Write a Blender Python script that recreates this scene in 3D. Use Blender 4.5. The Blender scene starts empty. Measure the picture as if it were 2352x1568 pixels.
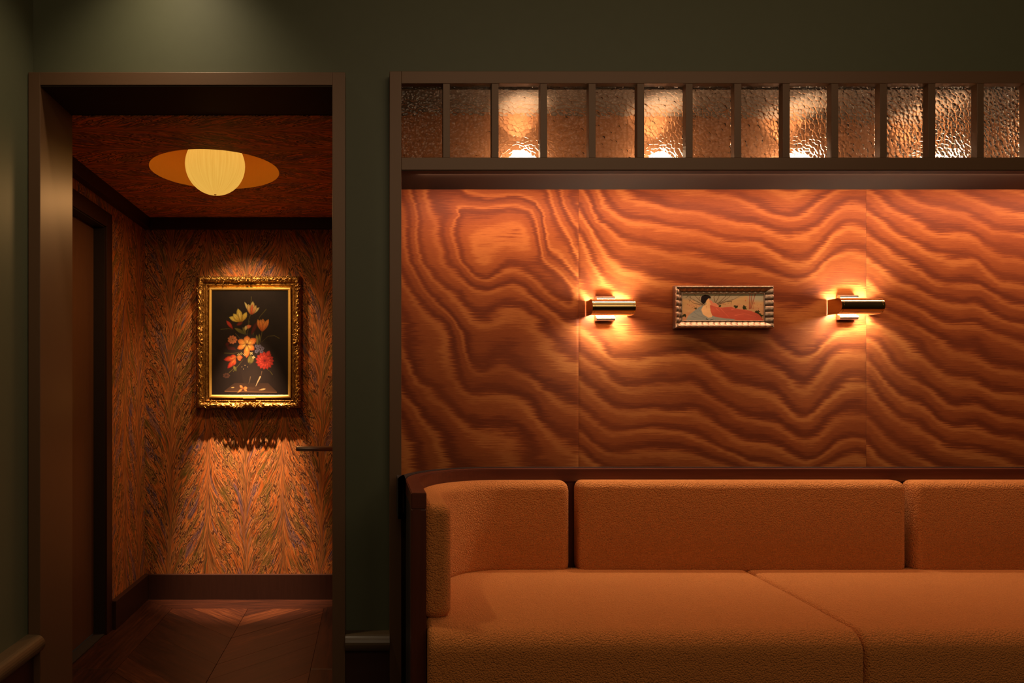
import bpy, bmesh, math, random
import numpy as np
from mathutils import Vector, Matrix
PI = math.pi
scene = bpy.context.scene
C = scene.collection

# ------------------------------------------------------------------ camera
F = 1630.0; CX = 850.0; CY = 900.0; CZ = 1.19      # pixels, metres
cam_d = bpy.data.cameras.new('camera'); cam = bpy.data.objects.new('camera', cam_d); C.objects.link(cam)
cam_d.sensor_width = 36.0; cam_d.lens = F/2352*36.0
cam_d.shift_x = (1176-CX)/2352; cam_d.shift_y = (CY-784)/2352
cam_d.clip_start = 0.05
cam.location = (0, 0, CZ); cam.rotation_euler = (PI/2, 0, 0)
scene.camera = cam
scene.view_settings.view_transform = 'Standard'
scene.view_settings.look = 'None'
scene.view_settings.exposure = 0.0
scene.view_settings.gamma = 1.0
scene.view_settings.use_curve_mapping = False

# ------------------------------------------------------------------ world and lights
w = bpy.data.worlds.new('world'); scene.world = w; w.use_nodes = True
w.node_tree.nodes['Background'].inputs[0].default_value = (0.9, 0.6, 0.35, 1)
w.node_tree.nodes['Background'].inputs[1].default_value = 0.01

def light(name, kind, loc, power, col, **kw):
    d = bpy.data.lights.new(name, kind); d.energy = power; d.color = col
    o = bpy.data.objects.new(name, d); C.objects.link(o); o.location = loc
    tgt = kw.pop('target', None)
    for k, v in kw.items(): setattr(d, k, v)
    if tgt is not None:
        dv = Vector(tgt)-Vector(loc)
        o.rotation_euler = dv.to_track_quat('-Z', 'Y').to_euler()
    return o
WARM = (1.0, 0.66, 0.36)
# lounge: overhead light, added front fill, downlight on the green wall
light('ceiling_area_light', 'AREA', (1.3, 0.9, 2.9), 9.5, (1.0, 0.70, 0.42), shape='RECTANGLE', size=2.8, size_y=0.7, target=(1.4, 2.0, 0.6))
light('room_fill_light', 'AREA', (0.9, -1.2, 2.5), 15.0, (1.0, 0.74, 0.46), shape='RECTANGLE', size=3.0, size_y=0.9, target=(0.9, 2.3, 1.3))  # soft fill added behind the camera, not a fitting of the room
light('wall_downlight', 'SPOT', (-0.66, 2.12, 2.94), 46.0, (1.0, 0.78, 0.50), spot_size=math.radians(92), spot_blend=1.0, shadow_soft_size=0.05, target=(-0.66, 2.13, 0))
# hidden strip in the niche soffit
light('niche_strip_light', 'AREA', (1.81, 2.362, 1.914), 13.5, (1.0, 0.54, 0.34), shape='RECTANGLE', size=3.3, size_y=0.025, target=(1.81, 2.52, 1.55))
# spot over the flower painting and an unseen disc light added under the hall globe
light('painting_spot', 'SPOT', (-0.70, 3.735, 2.17), 680.0, (1.0, 0.63, 0.38), spot_size=math.radians(32), spot_blend=1.0, shadow_soft_size=0.012, target=(-0.70, 4.10, 0.42))
light('painting_spill', 'SPOT', (-0.70, 3.735, 2.171), 34.0, (1.0, 0.66, 0.36), spot_size=math.radians(92), spot_blend=0.8, shadow_soft_size=0.012, target=(-0.70, 4.06, 1.0))
light('hall_fill_light', 'AREA', (-0.70, 3.21, 2.074), 5.2, (1.0, 0.52, 0.18), shape='DISK', size=0.16, target=(-0.70, 3.21, 0))  # added to brighten the hall, the globe alone is too weak

# ------------------------------------------------------------------ material helper
class NT:
    def __init__(self, name):
        self.m = bpy.data.materials.new(name); self.m.use_nodes = True
        self.t = self.m.node_tree; self.t.nodes.clear()
        self.out = self.t.nodes.new('ShaderNodeOutputMaterial')
    def n(self, typ, ins=None, **props):
        nd = self.t.nodes.new('ShaderNode'+typ)
        for k, v in props.items(): setattr(nd, k, v)
        if ins:
            for k, v in ins.items(): self.set(nd.inputs[k], v)
        return nd
    def set(self, sock, v):
        if hasattr(v, 'bl_idname') and hasattr(v, 'outputs'): v = v.outputs[0]
        if isinstance(v, bpy.types.NodeSocket): self.t.links.new(v, sock)
        else:
            if isinstance(v, (tuple, list)) and len(v) == 3 and sock.type == 'RGBA': v = (*v, 1)
            sock.default_value = v
    def math(self, op, a, b=0.0, c=0.0):
        return self.n('Math', {0: a, 1: b, 2: c}, operation=op).outputs[0]
    def vec(self, x, y, z=0.0):
        return self.n('CombineXYZ', {0: x, 1: y, 2: z}).outputs[0]
    def pos(self):
        g = self.n('NewGeometry'); s = self.n('SeparateXYZ', {0: g.outputs['Position']})
        return s.outputs
    def noise(self, v, scale, detail=2.0, rough=0.5, dist=0.0):
        nd = self.n('TexNoise', {'Vector': v, 'Scale': scale, 'Detail': detail, 'Roughness': rough, 'Distortion': dist})
        return nd.outputs[0]
    def ramp(self, fac, stops, interp='LINEAR'):
        nd = self.n('ValToRGB', {0: fac}); r = nd.color_ramp; r.interpolation = interp
        while len(r.elements) > 1: r.elements.remove(r.elements[-1])
        r.elements[0].position = stops[0][0]; r.elements[0].color = (*stops[0][1], 1)
        for p, c in stops[1:]:
            e = r.elements.new(p); e.color = (*c, 1)
        return nd.outputs[0]
    def mix(self, fac, a, b, blend='MIX'):
        nd = self.n('Mix', data_type='RGBA', blend_type=blend)
        self.set(nd.inputs[0], fac); self.set(nd.inputs[6], a); self.set(nd.inputs[7], b)
        return nd.outputs[2]
    def bsdf(self, **kw):
        b = self.n('BsdfPrincipled')
        for k, v in kw.items(): self.set(b.inputs[k.replace('_', ' ')], v)
        self.t.links.new(b.outputs[0], self.out.inputs[0]); self.b = b
        return b
    def bump(self, h, strength=0.3, dist=0.002):
        nd = self.n('Bump', {'Height': h, 'Strength': strength, 'Distance': dist})
        self.set(self.b.inputs['Normal'], nd.outputs[0])

def plain(name, col, rough=0.5, metal=0.0, grain=None, spec=0.5, gs=60, var=0.25, bump=0.1):
    """painted / wooden / metal surface with faint mottling; grain = axis along which streaks run"""
    m = NT(name); x, y, z = m.pos()
    sc = {'x': (0.06, 1, 1), 'y': (1, 0.06, 1), 'z': (1, 1, 0.06), None: (1, 1, 1)}[grain]
    v = m.vec(m.math('MULTIPLY', x, sc[0]), m.math('MULTIPLY', y, sc[1]), m.math('MULTIPLY', z, sc[2]))
    n = m.noise(v, gs, 5.0, 0.6)
    c = m.mix(n, tuple(k*(1-var) for k in col), tuple(min(1, k*(1+var)) for k in col))
    m.bsdf(Base_Color=c, Roughness=rough, Metallic=metal, Specular_IOR_Level=spec)
    if bump: m.bump(n, bump, 0.001)
    return m.m

M = {}
M['green'] = plain('green_wall_paint', (0.100, 0.105, 0.060), 0.5, spec=0.35, gs=25, var=0.06, bump=0.03)
M['ceiling'] = plain('ceiling_paint', (0.03, 0.028, 0.02), 0.7)
M['bronze'] = plain('bronze_brown_trim', (0.145, 0.074, 0.036), 0.45, 0.15, 'z', gs=300, var=0.08, bump=0.05)
M['bronze_h'] = plain('bronze_brown_rail', (0.145, 0.074, 0.036), 0.45, 0.15, 'x', gs=300, var=0.08, bump=0.05)
M['soffit'] = plain('dark_satin_soffit', (0.045, 0.034, 0.026), 0.5, 0.0, 'x', spec=0.03, gs=300, var=0.15, bump=0.05)
M['darkwood'] = plain('dark_brown_wood', (0.034, 0.012, 0.007), 0.45, 0, 'z', spec=0.25, gs=120, var=0.3)
M['doorleaf'] = plain('brown_door_leaf', (0.10, 0.042, 0.020), 0.45, 0, 'z', spec=0.3, gs=120, var=0.2)
M['wainscot'] = plain('oxblood_wainscot', (0.05, 0.016, 0.011), 0.4, 0, 'z', gs=90, var=0.2)
M['dadorail'] = plain('dado_rail_wood', (0.09, 0.055, 0.028), 0.35, 0, 'x', gs=120, var=0.15)
M['mahogany'] = plain('mahogany_frame', (0.10, 0.022, 0.008), 0.36, 0, 'x', gs=90, var=0.45)
M['mahogany_v'] = plain('mahogany_post', (0.085, 0.020, 0.008), 0.36, 0, 'z', gs=90, var=0.35)
M['shadowgap'] = plain('blackened_gap', (0.018, 0.010, 0.006), 0.6)
M['plain_dark'] = plain('room_floor_wood', (0.03, 0.014, 0.008), 0.5, 0, 'x', gs=60)
M['brass'] = plain('polished_brass', (0.72, 0.48, 0.20), 0.16, 1.0, 'x', gs=200, var=0.06, bump=0.02)
M['nickel'] = plain('aged_nickel', (0.62, 0.54, 0.44), 0.24, 1.0, 'x', gs=200, var=0.06, bump=0.02)
M['steel'] = plain('dark_bronze_lever', (0.42, 0.30, 0.25), 0.34, 0.7, 'x', gs=200, var=0.06, bump=0.02)
def gilding():
    m = NT('old_gilding'); g = m.n('NewGeometry').outputs['Position']
    n = m.noise(g, 160, 4.0, 0.65); n2 = m.noise(g, 45, 2.0)
    f = m.math('ADD', m.math('MULTIPLY', n, 0.7), m.math('MULTIPLY', n2, 0.3))
    c = m.ramp(f, [(0.30, (0.035, 0.015, 0.005)), (0.48, (0.26, 0.12, 0.025)), (0.62, (0.62, 0.36, 0.08))])
    m.bsdf(Base_Color=c, Roughness=0.36, Metallic=0.75); m.bump(n, 0.5, 0.0015)
    return m.m
M['gilt'] = gilding()
M['gilt_liner'] = plain('gilt_liner', (0.58, 0.36, 0.08), 0.42, 0.5, None, gs=60, var=0.15, bump=0.1)
M['silverleaf'] = plain('bronzed_silver_leaf', (0.40, 0.28, 0.19), 0.33, 0.85, None, gs=160, var=0.4, bump=0.2)

def fabric():
    m = NT('orange_boucle'); g = m.n('NewGeometry').outputs['Position']
    v = m.n('TexVoronoi', {'Vector': g, 'Scale': 230.0, 'Randomness': 1.0}, feature='F1').outputs[0]
    n = m.noise(g, 330, 2.0, 0.6); big = m.noise(g, 5, 2.0)
    h = m.math('ADD', m.math('MULTIPLY', m.math('MULTIPLY', v, v), -1.0), m.math('MULTIPLY', n, 0.5))
    c = m.mix(m.math('MULTIPLY', n, 1.0), (0.37, 0.115, 0.026), (0.84, 0.31, 0.078))
    c = m.mix(m.math('MULTIPLY', big, 0.25), c, (0.50, 0.155, 0.040))
    m.bsdf(Base_Color=c, Roughness=0.95, Specular_IOR_Level=0.15, Sheen_Weight=0.25, Sheen_Roughness=0.5, Sheen_Tint=(1.0, 0.5, 0.2, 1))
    m.bump(h, 0.9, 0.004)
    return m.m
M['boucle'] = fabric()

def moire():
    m = NT('moire_fabric'); x, y, z = m.pos()
    ph = m.n('Attribute', attribute_name='phase').outputs['Fac']
    thr = m.noise(m.vec(m.math('MULTIPLY', x, 9), m.math('MULTIPLY', z, 230)), 1.0, 4.0, 0.62)
    thr2 = m.noise(m.vec(m.math('MULTIPLY', x, 45), m.math('MULTIPLY', z, 420)), 1.0, 2.0, 0.6)
    soft = m.noise(m.vec(m.math('MULTIPLY', x, 5), m.math('MULTIPLY', z, 14)), 1.0, 3.0, 0.55)
    p = m.math('ADD', ph, m.math('MULTIPLY', m.math('SUBTRACT', thr, 0.5), 0.75))
    p = m.math('ADD', p, m.math('MULTIPLY', m.math('SUBTRACT', soft, 0.5), 0.55))
    w1 = m.math('COSINE', m.math('MULTIPLY', p, 2*PI))
    w2 = m.math('COSINE', m.math('ADD', m.math('MULTIPLY', p, 4*PI), 1.9))
    w3 = m.math('COSINE', m.math('MULTIPLY', p, 0.77*PI))
    v = m.math('ADD', m.math('MULTIPLY', w1, 0.30), m.math('MULTIPLY', w2, 0.15))
    v = m.math('ADD', v, m.math('MULTIPLY', w3, 0.05))
    amp = m.n('MapRange', {0: m.noise(m.vec(m.math('MULTIPLY', x, 3.0), m.math('MULTIPLY', z, 4.5), 2.0), 1.0, 2.0), 1: 0.32, 2: 0.58, 3: 0.70, 4: 1.2}).outputs[0]
    v = m.math('MULTIPLY', v, amp)
    v = m.math('ADD', v, 0.52)
    v = m.math('ADD', v, m.math('MULTIPLY', m.math('SUBTRACT', thr2, 0.5), 0.30))
    c = m.ramp(v, [(0.05, (0.150, 0.031, 0.007)), (0.45, (0.230, 0.053, 0.011)), (0.65, (0.310, 0.082, 0.016)), (1.0, (0.47, 0.160, 0.036))])
    m.bsdf(Base_Color=c, Roughness=0.5, Specular_IOR_Level=0.2, Sheen_Weight=0.05)
    m.bump(thr2, 0.12, 0.0008)
    return m.m
M['moire'] = moire()

def wallpaper(name, ua, va, u0, dark=1.0):
    """combed marbled paper: plumes alternate up and down either side of vertical spines"""
    m = NT(name); P = m.pos(); u = P[ua]; v = P[va]
    wob = m.noise(m.vec(m.math('MULTIPLY', u, 2.0), m.math('MULTIPLY', v, 3.0)), 1.5, 2.0)
    uu = m.math('ADD', m.math('SUBTRACT', u, u0), m.math('MULTIPLY', m.math('SUBTRACT', wob, 0.5), 0.05))
    per = 0.2175
    t = m.math('DIVIDE', m.math('PINGPONG', uu, per), per)
    num = m.math('ADD', t, 0.02); den = m.math('SUBTRACT', 1.02, t)
    h = m.math('LOGARITHM', m.math('DIVIDE', num, den), math.e)
    s = m.math('SUBTRACT', v, m.math('MULTIPLY', h, 0.085))
    base = m.vec(uu, s)
    dn = m.n('TexNoise', {'Vector': m.vec(m.math('MULTIPLY', uu, 22), m.math('MULTIPLY', s, 30)), 'Scale': 1.0, 'Detail': 3.0})
    dv = m.n('VectorMath', {0: dn.outputs[1], 1: (0.5, 0.5, 0.5)}, operation='SUBTRACT').outputs[0]
    dv = m.n('VectorMath', {0: dv, 'Scale': 0.05}, operation='SCALE').outputs[0]
    q = m.n('VectorMath', {0: base, 1: dv}, operation='ADD').outputs[0]
    qs = m.n('SeparateXYZ', {0: q}).outputs
    cv = m.vec(m.math('MULTIPLY', qs[0], 36), m.math('MULTIPLY', qs[1], 38))
    vo = m.n('TexVoronoi', {'Vector': cv, 'Scale': 1.0, 'Randomness': 0.9}, voronoi_dimensions='2D')
    ve = m.n('TexVoronoi', {'Vector': cv, 'Scale': 1.0, 'Randomness': 0.9}, voronoi_dimensions='2D', feature='DISTANCE_TO_EDGE')
    rnd = m.n('SeparateXYZ', {0: vo.outputs['Color']}).outputs[0]
    reg = m.noise(m.vec(m.math('MULTIPLY', qs[0], 12), m.math('MULTIPLY', qs[1], 12)), 1.0, 3.0, 0.6)
    reg2 = m.noise(m.vec(m.math('MULTIPLY', qs[0], 9), m.math('MULTIPLY', qs[1], 13), 7.3), 1.0, 2.0, 0.5)
    reg = m.math('ADD', m.math('MULTIPLY', m.math('SUBTRACT', reg, 0.5), 1.7), 0.5)
    f = m.math('ADD', m.math('MULTIPLY', reg, 0.62), m.math('MULTIPLY', rnd, 0.38))
    k = dark
    cr = m.ramp(f, [(0.0, (.05*k, .055*k, .10*k)), (0.20, (.05*k, .025*k, .03*k)), (0.29, (.11*k, .075*k, .012*k)),
                    (0.40, (.20*k, .045*k, .008*k)), (0.50, (.55*k, .15*k, .020*k)), (0.60, (.46*k, .10*k, .013*k)),
                    (0.70, (.13*k, .08*k, .010*k)), (0.78, (.66*k, .24*k, .06*k)), (0.88, (.30*k, .055*k, .012*k)), (1.0, (.05*k, .05*k, .09*k))])
    blo = m.noise(m.vec(m.math('MULTIPLY', qs[0], 8), m.math('MULTIPLY', qs[1], 9), 3.1), 1.0, 2.0, 0.5)
    mid = m.math('SUBTRACT', 1.0, m.math('ABSOLUTE', m.math('SUBTRACT', m.math('MULTIPLY', t, 2.0), 1.0)))
    blo = m.math('ADD', m.math('MULTIPLY', m.math('SUBTRACT', blo, 0.5), m.math('ADD', 0.55, m.math('MULTIPLY', mid, 0.95))), 0.5)
    bm_ = m.n('MapRange', {0: blo, 1: 0.58, 2: 0.64, 3: 0.0, 4: 0.85}).outputs[0]
    cr = m.mix(bm_, cr, (0.055*k, 0.055*k, 0.115*k))
    om_ = m.n('MapRange', {0: blo, 1: 0.43, 2: 0.37, 3: 0.0, 4: 0.85}).outputs[0]
    cr = m.mix(om_, cr, (0.11*k, 0.08*k, 0.012*k))
    em = m.n('MapRange', {0: reg2, 1: 0.36, 2: 0.50, 3: 0.15, 4: 1.0}).outputs[0]
    rim = m.n('MapRange', {0: ve.outputs[0], 1: 0.15, 2: 0.27, 3: 0.55, 4: 0.0}).outputs[0]
    col = m.mix(m.math('MULTIPLY', rim, em), cr, (0.85*k, 0.36*k, 0.12*k))
    edge = m.n('MapRange', {0: ve.outputs[0], 1: 0.05, 2: 0.15, 3: 0.95, 4: 0.0}).outputs[0]
    col = m.mix(m.math('MULTIPLY', edge, em), col, (0.04*k, 0.012*k, 0.006*k))
    # fine combing lines following the flow
    fl = m.noise(m.vec(m.math('MULTIPLY', uu, 15), m.math('MULTIPLY', s, 70)), 1.0, 3.0, 0.7)
    lf = m.n('MapRange', {0: fl, 1: 0.54, 2: 0.62, 3: 0.0, 4: 0.85}).outputs[0]
    col = m.mix(lf, col, (0.06*k, 0.018*k, 0.008*k))
    lf2 = m.n('MapRange', {0: fl, 1: 0.33, 2: 0.41, 3: 0.6, 4: 0.0}).outputs[0]
    col = m.mix(lf2, col, (0.80*k, 0.34*k, 0.11*k))
    m.bsdf(Base_Color=col, Roughness=0.6, Specular_IOR_Level=0.25)
    return m.m
M['paper_back'] = wallpaper('marbled_paper', 0, 2, -1.153, 0.9)
M['paper_side'] = wallpaper('marbled_paper_side', 1, 2, 0.07)
M['paper_ceiling'] = wallpaper('marbled_paper_ceiling', 1, 0, 0.1, 1.9)  # same paper, colours lightened in place of light the ceiling lacks

def plank_mat():
    m = NT('herringbone_oak'); tc = m.n('TexCoord').outputs['Object']
    s = m.n('SeparateXYZ', {0: tc}).outputs
    rnd = m.n('ObjectInfo').outputs['Random']
    v = m.vec(m.math('MULTIPLY', s[0], 5), m.math('MULTIPLY', s[1], 60), m.math('MULTIPLY', rnd, 37))
    n = m.noise(v, 1.0, 5.0, 0.65, 0.6)
    f = m.math('ADD', m.math('MULTIPLY', n, 0.85), m.math('MULTIPLY', m.math('SUBTRACT', rnd, 0.5), 0.35))
    c = m.ramp(f, [(0.2, (.014, .004, .002)), (0.5, (.050, .013, .005)), (0.75, (.15, .045, .014))])
    m.bsdf(Base_Color=c, Roughness=0.38, Specular_IOR_Level=0.45); m.bump(n, 0.2, 0.001)
    return m.m
M['plank'] = plank_mat()

def glass():
    m = NT('hammered_glass'); g = m.n('NewGeometry').outputs['Position']
    s = m.n('SeparateXYZ', {0: g}).outputs
    vv = m.vec(s[0], 0.0, s[2])
    vo = m.n('TexVoronoi', {'Vector': vv, 'Scale': 76.0, 'Randomness': 0.8, 'Smoothness': 0.18}, feature='SMOOTH_F1').outputs[0]
    nz = m.noise(vv, 30, 2.0)
    m.bsdf(Base_Color=(0.93, 0.78, 0.66, 1), Roughness=0.06, IOR=1.45, Transmission_Weight=1.0)
    m.bump(m.math('ADD', m.math('MULTIPLY', m.math('MULTIPLY', vo, vo), -1.0), m.math('MULTIPLY', nz, 0.10)), 1.0, 0.0082)
    return m.m
M['glass'] = glass()
M['box_ceiling'] = plain('lightbox_ceiling', (0.115, 0.085, 0.062), 0.6, var=0.1)
M['box_back'] = plain('lightbox_back', (0.50, 0.225, 0.10), 0.6, var=0.15)

def emis(name, col, strength, pleats=False):
    m = NT(name)
    b = m.bsdf(Base_Color=(0.45, 0.28, 0.1, 1), Roughness=0.7, Specular_IOR_Level=0.1)
    if pleats:
        tc = m.n('SeparateXYZ', {0: m.n('TexCoord').outputs['Object']}).outputs
        ang = m.math('ARCTAN2', tc[1], tc[0])
        pl = m.noise(m.vec(m.math('MULTIPLY', ang, 13), 0.0, m.math('MULTIPLY', tc[2], 3.0)), 1.0, 4.0, 0.75)
        f = m.n('MapRange', {0: pl, 1: 0.3, 2: 0.7, 3: 0.0, 4: 1.0}).outputs[0]
        c = m.mix(f, tuple(k*q for k, q in zip(col, (.86, .78, .62))), tuple(k*1.10 for k in col))
        m.set(b.inputs['Emission Color'], c)
    else: m.set(b.inputs['Emission Color'], (*col, 1))
    m.set(b.inputs['Emission Strength'], strength)
    return m.m
M['globe'] = emis('glowing_pleated_silk', (0.84, 0.47, 0.08), 0.90, True)
M['recess'] = plain('amber_recess_paint', (0.95, 0.50, 0.11), 0.7, var=0.03)
M['bulb'] = emis('glowing_bulb', (1.0, 0.80, 0.55), 13.0)
M['tube'] = emis('glowing_lamp_tube', (1.0, 0.90, 0.74), 430.0)

def vcol(name, rough=0.6):
    m = NT(name); a = m.n('Attribute', attribute_name='paint').outputs['Color']
    n = m.noise(m.n('NewGeometry').outputs['Position'], 300, 3.0)
    m.bsdf(Base_Color=a, Roughness=rough, Specular_IOR_Level=0.15); m.bump(n, 0.1, 0.0005)
    return m.m
M['canvas'] = vcol('oil_paint'); M['tile_paint'] = vcol('painted_board', 0.5)

# ------------------------------------------------------------------ geometry helpers
def box(bm, x0, x1, y0, y1, z0, z1, bev=0.0):
    vs = [bm.verts.new((x, y, z)) for x in (x0, x1) for y in (y0, y1) for z in (z0, z1)]
    idx = [(0, 1, 3, 2), (4, 6, 7, 5), (0, 4, 5, 1), (2, 3, 7, 6), (0, 2, 6, 4), (1, 5, 7, 3)]
    fs = [bm.faces.new([vs[i] for i in f]) for f in idx]
    if bev:
        es = list({e for f in fs for e in f.edges})
        bmesh.ops.bevel(bm, geom=es, offset=bev, segments=2, affect='EDGES', profile=0.5)
    return vs
def mesh(name, bm, mat, parent=None, smooth=False, loc=None):
    bmesh.ops.recalc_face_normals(bm, faces=bm.faces[:])
    me = bpy.data.meshes.new(name); bm.to_mesh(me); bm.free()
    return link(name, me, mat, parent, smooth, loc)
def link(name, me, mat, parent=None, smooth=False, loc=None):
    o = bpy.data.objects.new(name, me); C.objects.link(o)
    if mat is not None and not me.materials: me.materials.append(mat)
    if smooth:
        for p in me.polygons: p.use_smooth = True
    if loc: o.location = loc
    if parent:
        o.parent = parent
        o.matrix_parent_inverse = Matrix.Translation(-parent.location) if parent.location.length else Matrix()
    return o
def bx(name, dims, mat, parent=None, bev=0.0, boxes=None):
    bm = bmesh.new()
    for d in (boxes or [dims]): box(bm, *d, bev=bev)
    return mesh(name, bm, mat, parent)
def struct(o): o['kind'] = 'structure'; return o
def thing(name, label, cat, loc=(0, 0, 0), group=None):
    o = bpy.data.objects.new(name, None); C.objects.link(o); o.location = loc; o.empty_display_size = 0.05
    o['label'] = label; o['category'] = cat
    if group: o['group'] = group
    return o
def tag(o, label, cat, group=None):
    o['label'] = label; o['category'] = cat
    if group: o['group'] = group
    return o
def pyd(name, vs, fs, mat, parent=None, smooth=False):
    me = bpy.data.meshes.new(name); me.from_pydata(vs, [], fs); me.update()
    bm = bmesh.new(); bm.from_mesh(me); bmesh.ops.recalc_face_normals(bm, faces=bm.faces[:]); bm.to_mesh(me); bm.free()
    return link(name, me, mat, parent, smooth)
def tube(bm, p0, p1, r, seg=16, cap=True, r1=None):
    p0, p1 = Vector(p0), Vector(p1); d = (p1-p0).normalized()
    a = d.orthogonal().normalized(); b = d.cross(a); r1 = r if r1 is None else r1
    R = []
    for p, rr in ((p0, r), (p1, r1)):
        R.append([bm.verts.new(p+a*rr*math.cos(2*PI*i/seg)+b*rr*math.sin(2*PI*i/seg)) for i in range(seg)])
    for i in range(seg):
        j = (i+1) % seg; bm.faces.new((R[0][i], R[0][j], R[1][j], R[1][i]))
    if cap: bm.faces.new(R[0][::-1]); bm.faces.new(R[1])
def lathe(bm, prof, axis='x', c=(0, 0, 0), seg=24):
    """prof: (along, radius) list revolved about an axis through c"""
    c = Vector(c); rings = []
    for a, r in prof:
        ring = []
        for i in range(seg):
            t = 2*PI*i/seg; u, v = r*math.cos(t), r*math.sin(t)
            p = {'x': (a, u, v), 'y': (u, a, v), 'z': (u, v, a)}[axis]
            ring.append(bm.verts.new(c+Vector(p)))
        rings.append(ring)
    for k in range(len(rings)-1):
        for i in range(seg):
            j = (i+1) % seg; bm.faces.new((rings[k][i], rings[k][j], rings[k+1][j], rings[k+1][i]))
    bm.faces.new(rings[0][::-1]); bm.faces.new(rings[-1])

# ------------------------------------------------------------------ constants of the place
YF = 2.33      # front plane of both bronze frames
YW = 2.37      # green wall plane
YJ = 2.583     # back of door jamb
YN = 2.555     # moire wall
XL = -1.125    # left green wall
XR = 3.7
ZC = 2.95
HB = 4.095; HL = -1.30; HR = -0.07; HC = 2.19
DX0, DX1 = -1.083, -0.124; DZ = 2.197
NX0 = 0.103

# room shell
wb = struct(bx('wall_back', None, M['green'], boxes=[
    (XL, -1.1225, YW, YJ, 0, ZC), (-0.0815, 0.0640, YW, YJ, 0.36, 2.2395), (-1.1225, XR, YW, YJ, 2.2395, ZC)]))
struct(bx('wall_left', (XL-0.15, XL, -1.6, YJ, 0, ZC), M['green']))
struct(bx('wall_right', (XR, XR+0.1, -1.6, YJ, 0, ZC), M['green']))
struct(bx('wall_front', (XL-0.15, XR+0.1, -1.7, -1.6, 0, ZC), M['green']))
struct(bx('ceiling', (XL-0.15, XR+0.1, -1.7, YJ, ZC, ZC+0.08), M['ceiling']))
struct(bx('floor', (XL-0.15, XR+0.1, -1.7, 2.32, -0.05, 0), M['plain_dark']))
# wainscot with rounded dado rail on left wall and between the frames
def dado_profile(sign):  # out, z
    pts = [(0, .335)]
    for i in range(13):
        t = -PI/2+PI*i/12; pts.append((0.030+0.030*math.cos(t), .366+.029*math.sin(t)))
    pts.append((0, .395)); return pts
ps = dado_profile(1)
vs = [(XL+a, -1.6, z) for a, z in ps]+[(XL+a, YF-0.002, z) for a, z in ps]; n = len(ps)
fs = [(i, (i+1) % n, n+(i+1) % n, n+i) for i in range(n)]+[tuple(range(n))[::-1], tuple(range(n, 2*n))]
dl = struct(pyd('trim_1', vs, fs, M['dadorail'], smooth=False))
struct(bx('baseboard_left', (XL, XL+0.022, -1.6, YF-0.002, 0, .337), M['wainscot'], bev=0.002))
vs = [(-0.0812, YW-a, z) for a, z in ps]+[(0.0640, YW-a, z) for a, z in ps]
struct(pyd('trim_2', vs, fs, M['dadorail']))
struct(bx('baseboard_back', (-0.0812, 0.0640, YW-0.022, YW, 0, .337), M['wainscot']))

# door casing (bronze) : jambs, header, with thickness through the wall
dc = struct(bx('door_1', (-1.1225, DX0, YF, YJ, 0, 2.24), M['bronze'], bev=0.0012))
bx('jamb', (DX1, -0.0815, YF, YJ, 0, 2.24), M['bronze'], dc, bev=0.0012)
bx('header', (DX0, DX1, YF, YJ-0.0, DZ+0.0005, 2.24), M['bronze_h'], dc, bev=0.0012)
bx('soffit_panel', (DX0, DX1, YF+0.003, YJ, DZ-0.004, DZ), M['soffit'], dc)

# ------------------------------------------------------------------ hallway
YH = YJ
# ceiling with a round hole for the globe
LC = (-0.70, 3.209); LR = 0.288
bm = bmesh.new(); N = 96; inner = []; outer = []
x0, x1, y0, y1 = HL-0.1, HR+0.05, YH-0.01, HB+0.05
for i in range(N):
    t = 2*PI*i/N; c, s = math.cos(t), math.sin(t)
    k = min(((x1-LC[0]) if c > 0 else (x0-LC[0]))/c if abs(c) > 1e-6 else 1e9, ((y1-LC[1]) if s > 0 else (y0-LC[1]))/s if abs(s) > 1e-6 else 1e9)
    inner.append((LC[0]+LR*c, LC[1]+LR*s)); outer.append((LC[0]+k*c, LC[1]+k*s))
vi = [bm.verts.new((a, b, HC)) for a, b in inner]; vo_ = [bm.verts.new((a, b, HC)) for a, b in outer]
ti = [bm.verts.new((a, b, HC+.02)) for a, b in inner]; to = [bm.verts.new((a, b, HC+.02)) for a, b in outer]
corners = [(x1, y1), (x0, y1), (x0, y0), (x1, y0)]
for i in range(N):
    j = (i+1) % N
    bm.faces.new((vi[i], vi[j], vo_[j], vo_[i])); bm.faces.new((ti[i], to[i], to[j], ti[j]))
    bm.faces.new((vi[i], ti[i], ti[j], vi[j])); bm.faces.new((vo_[i], vo_[j], to[j], to[i]))
    a, b = outer[i], outer[j]
    for cx_, cy_ in corners:   # triangle filling the square corner between two radial rays
        if abs(a[0]-b[0]) > 1e-6 and abs(a[1]-b[1]) > 1e-6 and min(a[0], b[0])-1e-6 <= cx_ <= max(a[0], b[0])+1e-6 and min(a[1], b[1])-1e-6 <= cy_ <= max(a[1], b[1])+1e-6:
            q = bm.verts.new((cx_, cy_, HC)); bm.faces.new((vo_[i], vo_[j], q))
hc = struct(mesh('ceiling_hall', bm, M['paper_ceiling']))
# walls
struct(bx('wall_hall_back', (HL-0.2, HR+0.05, HB, HB+0.06, 0, HC+.02), M['paper_back']))
struct(bx('wall_hall_right', (HR, HR+0.05, YH, HB, 0, HC+.02), M['paper_side']))
DY0, DY1, DZT = 2.66, 3.48, 2.0       # opening of the side door (clear), head height
struct(bx('wall_hall_left', None, M['paper_side'], boxes=[
    (HL-0.06, HL, YH, DY0, 0, HC), (HL-0.06, HL, DY1, HB, 0, HC), (HL-0.06, HL, DY0, DY1, DZT, HC)]))
struct(bx('wall_hall_near', (HL-0.06, -1.1225, YH, YH+0.012, 0, HC), M['paper_back']))
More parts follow.
